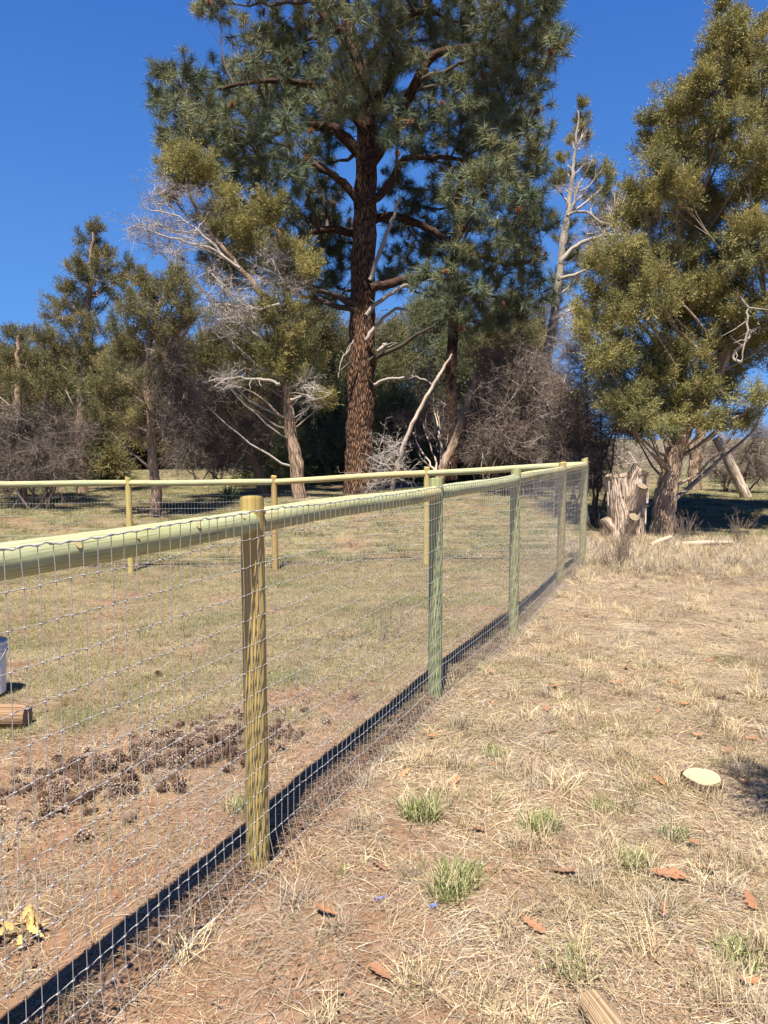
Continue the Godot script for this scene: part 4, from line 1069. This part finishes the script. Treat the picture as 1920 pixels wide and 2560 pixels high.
func build_woods() -> void:
	rng.seed = 55
	var t := thing("background_wood", "dark mass of junipers and brush filling the view behind the trees", "woods")
	t.set_meta("kind", "stuff")
	var wb := MB.new()
	var sp := [Spread.new(), Spread.new()]
	var tw := Spread.new()
	var tint := [Color(0.185, 0.170, 0.078), Color(0.155, 0.152, 0.076), Color(0.235, 0.195, 0.085), Color(0.150, 0.165, 0.085)]
	# x, depth, height, radius
	var spots := []
	for k in 44:
		var u := -0.62 + 0.84 * (k + rng.randf()) / 44.0
		var z := rng.randf_range(24.0, 34.0)
		if u < -0.16 and u > -0.40: z = rng.randf_range(36, 44)
		elif u > -0.16: z += 3.5
		var hgt := (5.2 + 1.9 * smoothstep(-0.45, -0.1, u) + rng.randf_range(-1.4, 0.6)) * z / 32.0
		spots.append([u * z, z, hgt, rng.randf_range(1.3, 2.1)])
	for k in 26:
		var u := -0.60 + 0.84 * (k + rng.randf()) / 26.0
		var z := rng.randf_range(24.0, 30.0)
		if u < -0.16 and u > -0.40: z = rng.randf_range(36, 44)
		spots.append([u * z, z, rng.randf_range(1.8, 3.0), rng.randf_range(1.2, 1.8)])
	for s in spots:
		var g := on_ground(s[0], s[1], -0.2)
		var top: float = s[2]
		var f := fine([g, g + Vector3(rng.randf_range(-.3, .3), top * 0.5, 0), g + Vector3(0, top, 0)], [0.16, 0.11, 0.03], 4, 0.05)
		wb.tube(f[0], f[1], 6, Color(0.2, 0.16, 0.13))
		var cl := []
		for k in 34:
			var y := rng.randf_range(0.03, 1.0)
			var rr: float = s[3] * (1.15 - y * 0.85) * sqrt(rng.randf())
			var a := rng.randf() * TAU
			cl.append_array([g.x + cos(a) * rr, g.y + y * top, -g.z + sin(a) * rr, rng.randf_range(0.3, 0.55)])
		clump_limbs(wb, [f], cl, 0.5, 0.03, 1, Color(0.18, 0.15, 0.12))
		var hue := [tint[rng.randi() % 4], tint[rng.randi() % 4]]
		for q in 2: clump_leaves(sp[q], cl, 80.0, 2.4, hue)
		clump_twigs(tw, cl.slice(0, 40), 3, [Color(0.20, 0.165, 0.14), Color(0.30, 0.25, 0.21)], 1.2)
	var far := []
	for k in 150:
		var z := rng.randf_range(24.0, 75.0)
		var x := rng.randf_range(0.20, 0.66) * z
		var g := ground(x, z)
		far.append_array([x, g + rng.randf_range(0.2, 0.9), z, rng.randf_range(0.5, 1.1)])
	clump_twigs(tw, far, 7, [Color(0.17, 0.135, 0.115), Color(0.24, 0.20, 0.165), Color(0.30, 0.26, 0.21)], 1.0, 0.3)
	part("branchwork", wb.mesh(M.plain_bark), t, "stuff")
	for q in 2: spread_part("crown", sp[q], SPRAY[q], t)
	spread_part("twigs", tw, TWIG[1], t)

func cone_at(m: Mesh, x: float, z: float, up: float, label: String, group: String) -> void:
	var o := part("pine_cone", m, self)
	tag(o, label, "pine cone", group)
	var s := rng.randf_range(0.5, 0.74)
	var d := any_dir()
	d.y *= 0.35
	o.transform = Transform3D(along(d, s), on_ground(x, z, 0.022 * s + up))

func leaf_at(meshes: Array, x: float, z: float, s: float, label: String, group: String) -> void:
	var o := part("oak_leaf", meshes[rng.randi() % meshes.size()], self)
	tag(o, label, "leaf", group)
	var b := Basis.from_euler(Vector3(rng.randf_range(-0.25, 0.25), rng.randf() * TAU, rng.randf_range(-0.3, 0.3)))
	if rng.randf() < 0.35: b = b * Basis(Vector3.BACK, PI)
	o.transform = Transform3D(b.scaled_local(Vector3.ONE * s), on_ground(x, z, 0.022))

func grass_tuft(x: float, z: float, s: float, label: String, tones: Array, seed_n: int, num := 330, h := 0.11) -> void:
	var o := part("grass_tuft", blades_mesh(M.straw, seed_n, num, 0.075, h * 0.5, h * 1.1, 0.6, 1.5, 0.0020, 0.0, tones), self)
	tag(o, label, "grass tuft", "green grass tufts outside the fence")
	o.position = on_ground(x, z)
	o.scale = Vector3.ONE * s

func build_things() -> void:
	rng.seed = 500
	# pine cones heaped inside the fence
	var cm := []
	var tones := [Color(0.36, 0.285, 0.23), Color(0.30, 0.23, 0.185), Color(0.43, 0.355, 0.295), Color(0.25, 0.185, 0.148)]
	for k in 4:
		var m := surface(0.9)
		m.albedo_color = tones[k].linear_to_srgb()
		cm.append(cone_mesh(m, 600 + k))
	var made := 0
	while made < 290:
		var u := rng.randfn(0.0, 1.0)
		var w := rng.randfn(0.0, 1.0)
		# long axis from the left edge to behind the first post
		var x := -1.22 + u * 0.38 + w * 0.16
		var z := 3.88 + u * 0.24 - w * 0.24
		if yard_side(x, z) < 0.4 or absf(u) > 1.9 or absf(w) > 1.9: continue
		var hh := 0.045 * exp(-(u * u + w * w) * 0.7) * rng.randf()
		cone_at(cm[rng.randi() % 4], x, z, hh, "brown pine cone in the cone heap inside the wire fence", "pine cones heaped inside the fence")
		made += 1
	var lone := [[-1.27, 2.98, "lone pine cone lying nearest the lower left of the yard"], [-1.12, 3.12, "dark pine cone on bare soil below the cone heap"], [-0.62, 3.35, "pine cone on bare soil just left of the nearest post"], [-2.2, 8.0, "pine cone alone on the lawn inside the fence"], [-3.3, 8.9, "pine cone far out on the lawn at left"], [-0.35, 4.3, "pine cone just right of the nearest fence post"], [-0.2, 4.75, "pine cone near the fence between first and second posts"], [-1.75, 5.6, "pine cone between the lawn and the cone heap"], [-0.5, 4.55, "pine cone touching the view of the nearest post"]]
	for l in lone: cone_at(cm[rng.randi() % 4], l[0], l[1], 0.0, l[2], "pine cones scattered in the yard")
	# dry oak leaves
	var lm := []
	var lt := [Color(0.34, 0.165, 0.085), Color(0.27, 0.14, 0.08), Color(0.42, 0.22, 0.12), Color(0.21, 0.12, 0.075)]
	for k in 4:
		var m2 := surface(0.7)
		m2.albedo_color = lt[k].linear_to_srgb()
		m2.backlight_enabled = true
		m2.backlight = Color(0.2, 0.15, 0.1)
		lm.append(oak_leaf_mesh(m2, 700 + k))
	leaf_at(lm, 1.13, 2.82, 1.25, "large orange oak leaf right of the grass tufts in the foreground", "fallen oak leaves")
	leaf_at(lm, 1.42, 3.66, 1.1, "orange oak leaf beside the flat cut stump", "fallen oak leaves")
	leaf_at(lm, 1.40, 2.68, 1.2, "curled brown oak leaf at the lower right edge", "fallen oak leaves")
	leaf_at(lm, -0.01, 2.27, 1.0, "brown oak leaf at the bottom near the dry grass", "fallen oak leaves")
	for k in 46:
		var z := rng.randf_range(2.2, 6.0)
		var x := rng.randf_range(-0.2, 0.54) * z
		if yard_side(x, z) > -0.15: continue
		leaf_at(lm, x, z, rng.randf_range(0.6, 1.05), "small dry orange-brown oak leaf lying in the straw", "fallen oak leaves")
	# green tufts
	var gt := [Color(0.145, 0.185, 0.058), Color(0.185, 0.215, 0.075), Color(0.12, 0.15, 0.055), Color(0.44, 0.38, 0.22), Color(0.36, 0.32, 0.18)]
	grass_tuft(0.17, 3.33, 1.25, "bright green grass tuft nearest the fence in the foreground", gt, 801)
	grass_tuft(0.72, 3.22, 1.1, "darker green grass tuft in straw, second from the fence", gt, 802)
	grass_tuft(0.30, 2.82, 1.15, "green grass tuft beside the bare soil patch", gt, 803)
	grass_tuft(0.25, 2.72, 0.95, "short dark tuft joined below another green tuft", gt, 804)
	grass_tuft(1.04, 2.93, 0.95, "small round green tuft near the large orange leaf", gt, 805)
	grass_tuft(0.62, 4.05, 0.95, "faded green tuft behind the others towards the fence", gt, 806, 150)
	grass_tuft(-0.66, 3.22, 0.9, "green tuft growing in the shade against the fence foot", gt, 807, 150)
	grass_tuft(1.05, 3.4, 0.9, "thin green tuft between two tufts and the cut stump", gt, 808, 120)
	grass_tuft(1.3, 3.15, 0.9, "thin green grass tuft right of the small round one", gt, 809, 120)
	grass_tuft(0.62, 2.3, 1.1, "pale green tuft at the bottom of the picture", gt, 810, 140)
	grass_tuft(1.2, 2.35, 1.1, "sparse green tuft in the lower right corner", gt, 811, 140)
	build_stumps()
	build_left_edge()
	build_plants()

func build_stumps() -> void:
	# tall broken stump of several stems beside the fence corner
	rng.seed = 900
	var base := on_ground(4.5, 13.7)
	var t := thing("broken_stump", "tall shaggy pale juniper stump with sawn-off stems beside the fence corner", "stump", base)
	var bark := Color(0.52, 0.44, 0.37)
	var stems := [
		[[Vector3(-0.14, -0.2, 0.05), Vector3(-0.14, 0.25, 0.05), Vector3(-0.17, 0.7, 0.02), Vector3(-0.22, 1.05, 0.0), Vector3(-0.24, 1.17, 0.0)], [0.30, 0.24, 0.21, 0.23, 0.25]],
		[[Vector3(0.16, -0.2, 0.0), Vector3(0.16, 0.3, 0.0), Vector3(0.18, 0.75, 0.0), Vector3(0.22, 1.1, 0.0), Vector3(0.30, 1.28, 0.05)], [0.28, 0.21, 0.18, 0.17, 0.19]],
		[[Vector3(0.08, 0.55, 0.12), Vector3(0.14, 0.8, 0.2), Vector3(0.2, 0.98, 0.32)], [0.13, 0.13, 0.12]],
		[[Vector3(0.0, 0.05, 0.12), Vector3(0.02, 0.28, 0.24), Vector3(0.04, 0.42, 0.34)], [0.12, 0.13, 0.12]],
		[[Vector3(-0.2, 0.05, 0.0), Vector3(-0.38, 0.22, 0.06), Vector3(-0.5, 0.36, 0.08)], [0.14, 0.12, 0.10]],
		[[Vector3(0.3, -0.2, -0.2), Vector3(0.34, 0.3, -0.2), Vector3(0.38, 0.8, -0.2), Vector3(0.42, 1.15, -0.2)], [0.2, 0.16, 0.13, 0.06]]]
	for s in stems:
		var mb := MB.new()
		var f := fine(s[0], s[1], 4, 0.008)
		for q in f[0].size():
			f[0][q].x *= 0.85
			f[1][q] *= 0.84
		mb.tube(f[0], f[1], 30, bark, false, bark, 0.22, rng.randf() * 9.0)
		var o := part("stem", mb.mesh(M.juniper_bark), t)
		var cb := MB.new()
		var e: Vector3 = f[0][-1]
		var d: Vector3 = (e - f[0][-2]).normalized()
		cb.tube([e - d * 0.012, e + d * 0.008], [f[1][-1] * 0.93, f[1][-1] * 0.9], 20, Color(0.42, 0.40, 0.37), true, Color(0.42, 0.40, 0.38))
		part("cut_face", cb.mesh(M.cut_wood), o)
	# thin strips of bark hanging off
	var sb := MB.new()
	for k in 60:
		var s2: Array = stems[rng.randi() % 2]
		var c: Vector3 = s2[0][rng.randi_range(0, 2)]
		var a := rng.randf_range(-0.2, PI + 0.2)
		var p := c + Vector3(cos(a), 0, sin(a)) * 0.195 + Vector3(0, rng.randf_range(-0.1, 0.15), 0)
		sb.quad(p, p + Vector3(0.02, 0, 0), p + Vector3(0.02 + rng.randf_range(-.02, .02), 0.25, rng.randf_range(-.03, .03)), p + Vector3(rng.randf_range(-.02, .02), 0.25, 0), bark * rng.randf_range(0.7, 1.2))
	part("bark_strips", sb.mesh(M.plain_bark), t, "stuff")
	# leaning sawn pole at right
	var lp := MB.new()
	var lf := fine(line_of(LEANPOST), radii_of(LEANPOST), 5, 0.006)
	lp.tube(lf[0], lf[1], 18, Color(0.62, 0.54, 0.45), true, Color(0.5, 0.42, 0.34), 0.08, 3.0)
	var lo := thing("leaning_pole", "pale bare pole leaning left under the big right juniper", "pole", lf[0][0])
	shift(part("shaft", lp.mesh(M.juniper_bark), lo), lf[0][0])
	# small cut stump in the grass at right
	var cs := thing("cut_stump", "low freshly cut stump with round white face in the grass", "stump", on_ground(1.634, 3.66, -0.022))
	cs.rotation = Vector3(0.02, 0.0, 0.02)
	var m1 := MB.new()
	m1.tube([Vector3(0, -0.1, 0), Vector3(0, 0.03, 0), Vector3(0.004, 0.055, 0)], [0.115, 0.104, 0.098], 22, Color(0.30, 0.24, 0.19), false, Color.BLACK, 0.06, 2.0)
	part("bark", m1.mesh(M.juniper_bark), cs)
	var m2 := MB.new()
	m2.tube([Vector3(0, 0.04, 0), Vector3(0, 0.057, 0), Vector3(0, 0.061, 0)], [0.095, 0.095, 0.091], 22, Color(0.85, 0.82, 0.72), true, Color(0.82, 0.79, 0.70), 0.05, 2.0)
	var face := part("cut_face", m2.mesh(M.cut_wood), cs)
	face.rotation.x = 0.01
	# split piece of firewood at the bottom edge
	var fw := thing("firewood", "split piece of firewood poking in at the bottom edge", "wood", on_ground(0.66, 2.02))
	var w := MB.new()
	w.tube([Vector3(0.09, 0.02, 0.28), Vector3(0.02, 0.03, 0.08), Vector3(-0.03, 0.04, -0.09), Vector3(-0.035, 0.04, -0.10)], [0.05, 0.05, 0.042, 0.03], 9, Color(0.36, 0.28, 0.19), true, Color(0.38, 0.30, 0.21), 0.09, 4.0)
	part("split_log", w.mesh(M.juniper_bark), fw)
	# weathered pieces of wood in front of the stump
	var ws := [[4.75, 12.6, 0.5, 0.5, "short weathered log end lying before the tall stump"], [5.5, 12.5, 0.1, 0.9, "long thin weathered branch on straw right of the stump"]]
	for k in 2:
		var q := thing("fallen_branch", ws[k][4], "branch", on_ground(ws[k][0], ws[k][1]))
		var fb := MB.new()
		var dd := Vector3(cos(ws[k][2]), 0.25 - k * 0.22, -sin(ws[k][2]))
		var L: float = ws[k][3]
		fb.tube([-dd * L * 0.5 + Vector3(0, 0.06, 0), Vector3(0, 0.07, 0), dd * L * 0.5 + Vector3(0, 0.06, 0)], [0.05, 0.045, 0.03], 10, Color(0.6, 0.52, 0.44), true, Color(0.5, 0.42, 0.34), 0.15, 1.0 + k)
		part("wood", fb.mesh(M.juniper_bark), q)

func build_left_edge() -> void:
	# plastic bucket, half cut by the left edge
	var b := thing("bucket", "pale grey plastic bucket standing at the left edge", "bucket", on_ground(-2.83, 5.12, 0.02))
	var m := surface(0.45)
	var grey := Color(0.74, 0.73, 0.71)
	var mb := MB.new()
	mb.tube([Vector3(0, 0, 0), Vector3(0, 0.005, 0), Vector3(0, 0.30, 0), Vector3(0, 0.37, 0)], [0.120, 0.128, 0.142, 0.146], 40, grey)
	mb.tube([Vector3(0, 0.37, 0), Vector3(0, 0.30, 0), Vector3(0, 0.02, 0), Vector3(0, 0.012, 0)], [0.141, 0.138, 0.122, 0.0], 40, grey)
	part("wall", mb.mesh(m), b)
	for y in [0.30, 0.33]:
		var r := MB.new()
		r.tube([Vector3(0, y - 0.006, 0), Vector3(0, y - 0.004, 0), Vector3(0, y + 0.004, 0), Vector3(0, y + 0.006, 0)], [0.142, 0.153, 0.153, 0.143], 40, grey)
		part("rib", r.mesh(m), b)
	var rim := MB.new()
	rim.tube([Vector3(0, 0.362, 0), Vector3(0, 0.364, 0), Vector3(0, 0.374, 0), Vector3(0, 0.377, 0), Vector3(0, 0.374, 0)], [0.145, 0.152, 0.152, 0.147, 0.141], 40, grey)
	part("rim", rim.mesh(m), b)
	var hb := MB.new()
	var hp := []
	var hr := []
	for k in 17:
		var a := PI * k / 16.0
		hp.append(Vector3(cos(a) * 0.157, 0.32 - sin(a) * 0.15, sin(a) * 0.08 + 0.09 * sin(a)))
		hr.append(0.002)
	hb.tube(hp, hr, 6, Color(0.35, 0.35, 0.36))
	part("handle", hb.mesh(m), b)
	# log below it
	var l := thing("log", "short brown split log lying in front of the bucket", "log", on_ground(-2.44, 4.55, 0.06))
	var lb := MB.new()
	lb.tube([Vector3(-0.34, 0, 0.05), Vector3(-0.1, 0.01, 0.0), Vector3(0.14, 0.0, -0.02), Vector3(0.17, 0, -0.02)], [0.085, 0.083, 0.08, 0.07], 12, Color(0.30, 0.205, 0.14), true, Color(0.34, 0.25, 0.18), 0.1, 2.0)
	part("bark", lb.mesh(M.juniper_bark), l)
	# clump of yellow dead leaves
	rng.seed = 41
	var y := thing("dead_leaf_clump", "clump of curled yellow dead leaves at the lower left edge", "dead plant", on_ground(-1.25, 2.33))
	var ym := surface(0.7)
	ym.albedo_color = lin(0.47, 0.33, 0.13)
	ym.backlight_enabled = true
	ym.backlight = Color(0.2, 0.16, 0.05)
	var lms := [oak_leaf_mesh(ym, 43), oak_leaf_mesh(ym, 44)]
	for k in 30:
		var o := part("leaf", lms[k % 2], y)
		o.transform = Transform3D(Basis.from_euler(Vector3(rng.randf_range(-0.9, 0.9), rng.randf() * TAU, rng.randf_range(-0.9, 0.9))).scaled_local(Vector3.ONE * rng.randf_range(0.4, 0.7)), Vector3(rng.randf_range(-0.1, 0.1), rng.randf_range(0.02, 0.07), rng.randf_range(-0.08, 0.08)))
	# shreds of blue plastic
	var bm := surface(0.4)
	bm.albedo_color = lin(0.08, 0.16, 0.62)
	var spots := [[-0.012, 2.66, "tiny shred of blue plastic on soil nearest the fence"], [0.19, 2.62, "tiny blue plastic scrap beside the green tuft"]]
	for s in spots:
		var sb := MB.new()
		for k in 4:
			var p := Vector3(rng.randf_range(-0.02, 0.02), 0.012, rng.randf_range(-0.012, 0.012))
			var d := any_dir() * Vector3(1, 0.3, 1)
			sb.blade(p, p + d * 0.014, p + d * 0.026, d.cross(Vector3.UP).normalized(), 0.003, Color.WHITE)
		var o2 := part("plastic_scrap", sb.mesh(bm), self)
		tag(o2, s[2], "litter", "scraps of blue plastic")
		o2.position = on_ground(s[0], s[1], 0.012)

func weed(x: float, z: float, h: float, label: String, seed_n: int, num := 5, col := Color(0.16, 0.12, 0.10)) -> void:
	rng.seed = seed_n
	var o := thing("dry_weed", label, "weed", on_ground(x, z))
	for k in num:
		var d := (Vector3.UP + any_dir() * 0.35).normalized()
		var q := MeshInstance3D.new()
		q.name = "stalk"
		q.mesh = TWIG_SINGLE[k % 2]
		o.add_child(q, true)
		q.transform = Transform3D(along(d, h * rng.randf_range(0.6, 1.1)), Vector3(rng.randf_range(-0.1, 0.1), -0.02, rng.randf_range(-0.06, 0.06)))

var TWIG_SINGLE := []

func build_plants() -> void:
	var dm := surface(0.9)
	dm.albedo_color = lin(0.24, 0.185, 0.145)
	TWIG_SINGLE = [twig_mesh(dm, 311, 0.5), twig_mesh(dm, 312, 0.6)]
	weed(1.33, 5.0, 0.3, "bare dark stalks standing in straw midway along the fence", 321)
	weed(2.05, 4.45, 0.22, "small bare woody weed behind the flat cut stump", 322, 8)
	weed(0.05, 6.3, 0.4, "dry grey weed inside the netting left of the second post", 323, 9)
	weed(5.0, 11.4, 0.55, "single thin dark stalk in straw right of the stump", 324, 2)
	weed(3.2, 10.2, 0.6, "dry brown weeds at the foot of the fence corner post", 325, 16)
	weed(3.5, 10.8, 0.7, "tall dry weeds between corner post and stump", 326, 18)
	weed(5.3, 12.9, 0.6, "grey dry weeds at the right foot of the stump", 327, 20)
	weed(6.2, 12.9, 0.6, "grey brushy weeds in the shade of the big juniper", 328, 20)
	weed(7.1, 12.6, 0.6, "dry weeds at the right edge below the leaning pole", 329, 18)
	# yucca behind the far fence
	rng.seed = 61
	var y := thing("yucca", "spiky dark green yucca behind the far fence", "plant", on_ground(-3.6, 17.2))
	var ym := surface(0.6)
	for k in 46:
		var mb := MB.new()
		var d := any_dir()
		d.y = absf(d.y) + 0.15
		d = d.normalized()
		var L := rng.randf_range(0.45, 0.65)
		var g := rng.randf_range(0.8, 1.2)
		mb.blade(Vector3.ZERO, d * L * 0.5 + Vector3(0, 0.02, 0), d * L, d.cross(Vector3.UP).normalized(), 0.016, Color(0.10, 0.13, 0.07) * g)
		var o := part("leaf", mb.mesh(ym), y)
		o.position = Vector3(0, 0.05, 0)

func build_cover() -> void:
	rng.seed = 1234
	var tan := [Color(1.0, 1.0, 1.0), Color(1.15, 1.1, 1.0), Color(0.8, 0.76, 0.7), Color(0.62, 0.58, 0.55), Color(0.95, 0.85, 0.7)]
	var straw_m := [blades_mesh(M.straw, 1, 40, 0.14, 0.12, 0.30, 0.0, 0.16, 0.0017, 0.5, tan), blades_mesh(M.straw, 2, 40, 0.13, 0.08, 0.24, 0.0, 0.32, 0.0016, 0.35, tan)]
	var tuft_m := [blades_mesh(M.straw, 3, 60, 0.06, 0.08, 0.2, 0.35, 1.3, 0.0014, 0.0, tan)]
	var green := [Color(1, 1, 1), Color(0.8, 0.85, 0.7), Color(1.9, 1.5, 2.2), Color(2.2, 1.7, 2.6), Color(1.6, 1.3, 1.8), Color(1.2, 1.1, 1.1)]
	var lawn_m := [blades_mesh(M.straw, 4, 70, 0.12, 0.025, 0.07, 0.2, 1.4, 0.0013, 0.0, green)]
	var needle_m := [blades_mesh(M.straw, 5, 16, 0.16, 0.10, 0.19, 0.0, 0.22, 0.0009, 0.0, [Color.WHITE, Color(0.7, 0.62, 0.6)])]
	var cl := MB.new()
	for k in 9:
		var p := any_dir() * Vector3(0.12, 0, 0.12)
		var s := rng.randf_range(0.003, 0.009)
		var a := [Vector3(1, 0, 0), Vector3(0, 0, 1), Vector3(-1, 0, 0), Vector3(0, 0, -1)]
		var g := rng.randf_range(0.7, 1.4)
		for q in 4:
			cl.tri(p + a[q] * s * rng.randf_range(0.8, 1.4), p + Vector3(0, s * 1.1, 0), p + a[(q + 1) % 4] * s * rng.randf_range(0.8, 1.4), Color(g, g, g))
	var clod_m := cl.mesh(M.twig)
	var straw := [Spread.new(), Spread.new()]
	var tufts := Spread.new()
	var lawn := Spread.new()
	var needles := Spread.new()
	var clods := Spread.new()
	var bands := [[1.5, 3.0, 380.0], [3.0, 5.0, 320.0], [5.0, 8.0, 240.0], [8.0, 13.0, 150.0], [13.0, 22.0, 55.0], [22.0, 45.0, 12.0]]
	var sc := [Color(0.52, 0.43, 0.285), Color(0.64, 0.55, 0.38), Color(0.42, 0.345, 0.235), Color(0.44, 0.39, 0.32), Color(0.33, 0.28, 0.225)]
	for b in bands:
		var z0: float = b[0]
		var z1: float = b[1]
		var half := z1 * 0.56 + 1.2
		var num := int((z1 - z0) * half * 2.0 * b[2])
		for k in num:
			var z := rng.randf_range(z0, z1)
			var x := rng.randf_range(-half, half)
			if absf(x) > z * 0.56 + 1.2: continue
			var s := yard_side(x, z)
			var inside := s > 0.0 and z < 11.9 - 0.05 * x
			var beyond := z > 12.0 - 0.05 * x and (x < 3.2 or z > 14.0)
			var bs := bare(x, z)
			var p := on_ground(x, z)
			var yaw := rng.randf() * TAU
			var big := 1.0 if z < 8.0 else (1.0 + (z - 8.0) * 0.06)
			var pw := noise_b.get_noise_2d(x * 70.0, z * 70.0)
			var tone := rng.randf_range(0.8, 1.15)
			if rng.randf() < bs:
				if rng.randf() < 0.75: clods.put(Basis(Vector3.UP, yaw).scaled_local(Vector3.ONE * rng.randf_range(0.5, 1.5)), p, Color(0.22, 0.135, 0.085) * tone)
				if rng.randf() < 0.5 + pw * 1.6: needles.put(Basis(Vector3.UP, yaw), p + Vector3(0, 0.004, 0), (Color(0.38, 0.25, 0.15) if rng.randf() < 0.5 else Color(0.36, 0.30, 0.235)) * tone)
				if rng.randf() < 0.22: straw[k % 2].put(Basis(Vector3.UP, yaw).scaled_local(Vector3.ONE * 0.75), p, sc[rng.randi() % 5] * tone * 0.85)
				continue
			if inside:
				var gw := clampf(0.18 + pw * 1.2 + noise_a.get_noise_2d(x * 40.0, z * 40.0) * 0.8, 0.0, 1.0)
				var dry := Color(0.265, 0.225, 0.115)
				lawn.put(Basis(Vector3.UP, yaw).scaled_local(Vector3(big, rng.randf_range(0.7, 1.4), big)), p, dry.lerp(Color(0.150, 0.168, 0.068), gw) * tone)
				if rng.randf() < 0.72 - gw * 0.5: straw[k % 2].put(Basis(Vector3.UP, yaw).scaled_local(Vector3.ONE * 0.7 * big), p, sc[rng.randi() % 5] * tone)
			elif beyond:
				var gr := rng.randf()
				if gr < 0.4: lawn.put(Basis(Vector3.UP, yaw).scaled_local(Vector3(big * 1.3, rng.randf_range(1.0, 2.0), big * 1.3)), p, Color(0.115, 0.135, 0.045) * tone)
				elif gr < 0.75: straw[k % 2].put(Basis(Vector3.UP, yaw).scaled_local(Vector3.ONE * big), p, sc[rng.randi() % 5] * tone * 0.85)
			else:
				var dir := noise_a.get_noise_2d(x * 35.0, z * 35.0) * 5.0 + rng.randfn(0.0, 0.7)
				var size := rng.randf_range(0.75, 1.15) * big
				straw[k % 2].put(Basis(Vector3.UP, dir).scaled_local(Vector3(size, size * rng.randf_range(0.6, 1.3), size)), p, sc[rng.randi() % 5] * tone)
				if rng.randf() < (0.10 if z < 9.5 else 0.35): tufts.put(Basis(Vector3.UP, yaw).scaled_local(Vector3.ONE * rng.randf_range(0.5, 1.1) * big), p, sc[rng.randi() % 5] * tone)
				if rng.randf() < 0.13 + pw * 0.25 and z < 6.0: lawn.put(Basis(Vector3.UP, yaw).scaled_local(Vector3(0.9, rng.randf_range(0.8, 1.9), 0.9)), p, Color(0.15, 0.17, 0.055) * tone)
				if rng.randf() < 0.2: needles.put(Basis(Vector3.UP, yaw), p + Vector3(0, 0.015, 0), Color(0.36, 0.25, 0.16) * tone)
	# rank dry grass round the stump and the fence corner
	for k in 300:
		var x := rng.randf_range(2.9, 8.2)
		var z := rng.randf_range(10.3, 13.6)
		if rng.randf() < 0.5:
			x = rng.randfn(3.4, 0.5)
			z = rng.randfn(10.8, 0.6)
		if yard_side(x, z) > -0.12 and z < 11.0: continue
		var grey: Color = [Color(0.42, 0.37, 0.31), Color(0.36, 0.31, 0.26), Color(0.50, 0.42, 0.30)][k % 3]
		tufts.put(Basis(Vector3.UP, rng.randf() * TAU).scaled_local(Vector3(1.5, rng.randf_range(0.9, 1.9), 1.5)), on_ground(x, z), grey * rng.randf_range(0.8, 1.15))
	var list := [["straw_mat", straw[0], straw_m[0], "dry straw grass lying matted over the ground"], ["straw_litter", straw[1], straw_m[1], "loose dry straw strewn over the ground"], ["dry_grass", tufts, tuft_m[0], "dry tan bunch grass outside the fence"], ["lawn_grass", lawn, lawn_m[0], "short half-green lawn grass in the yard"], ["pine_needle_litter", needles, needle_m[0], "brown pine needles scattered over soil and straw"], ["soil_clods", clods, clod_m, "crumbs of red-brown soil on bare ground"]]
	for l in list:
		var o := spread_part(l[0], l[1], l[2], self)
		tag(o, l[3], "ground cover")
		print(l[0], " ", l[1].count)
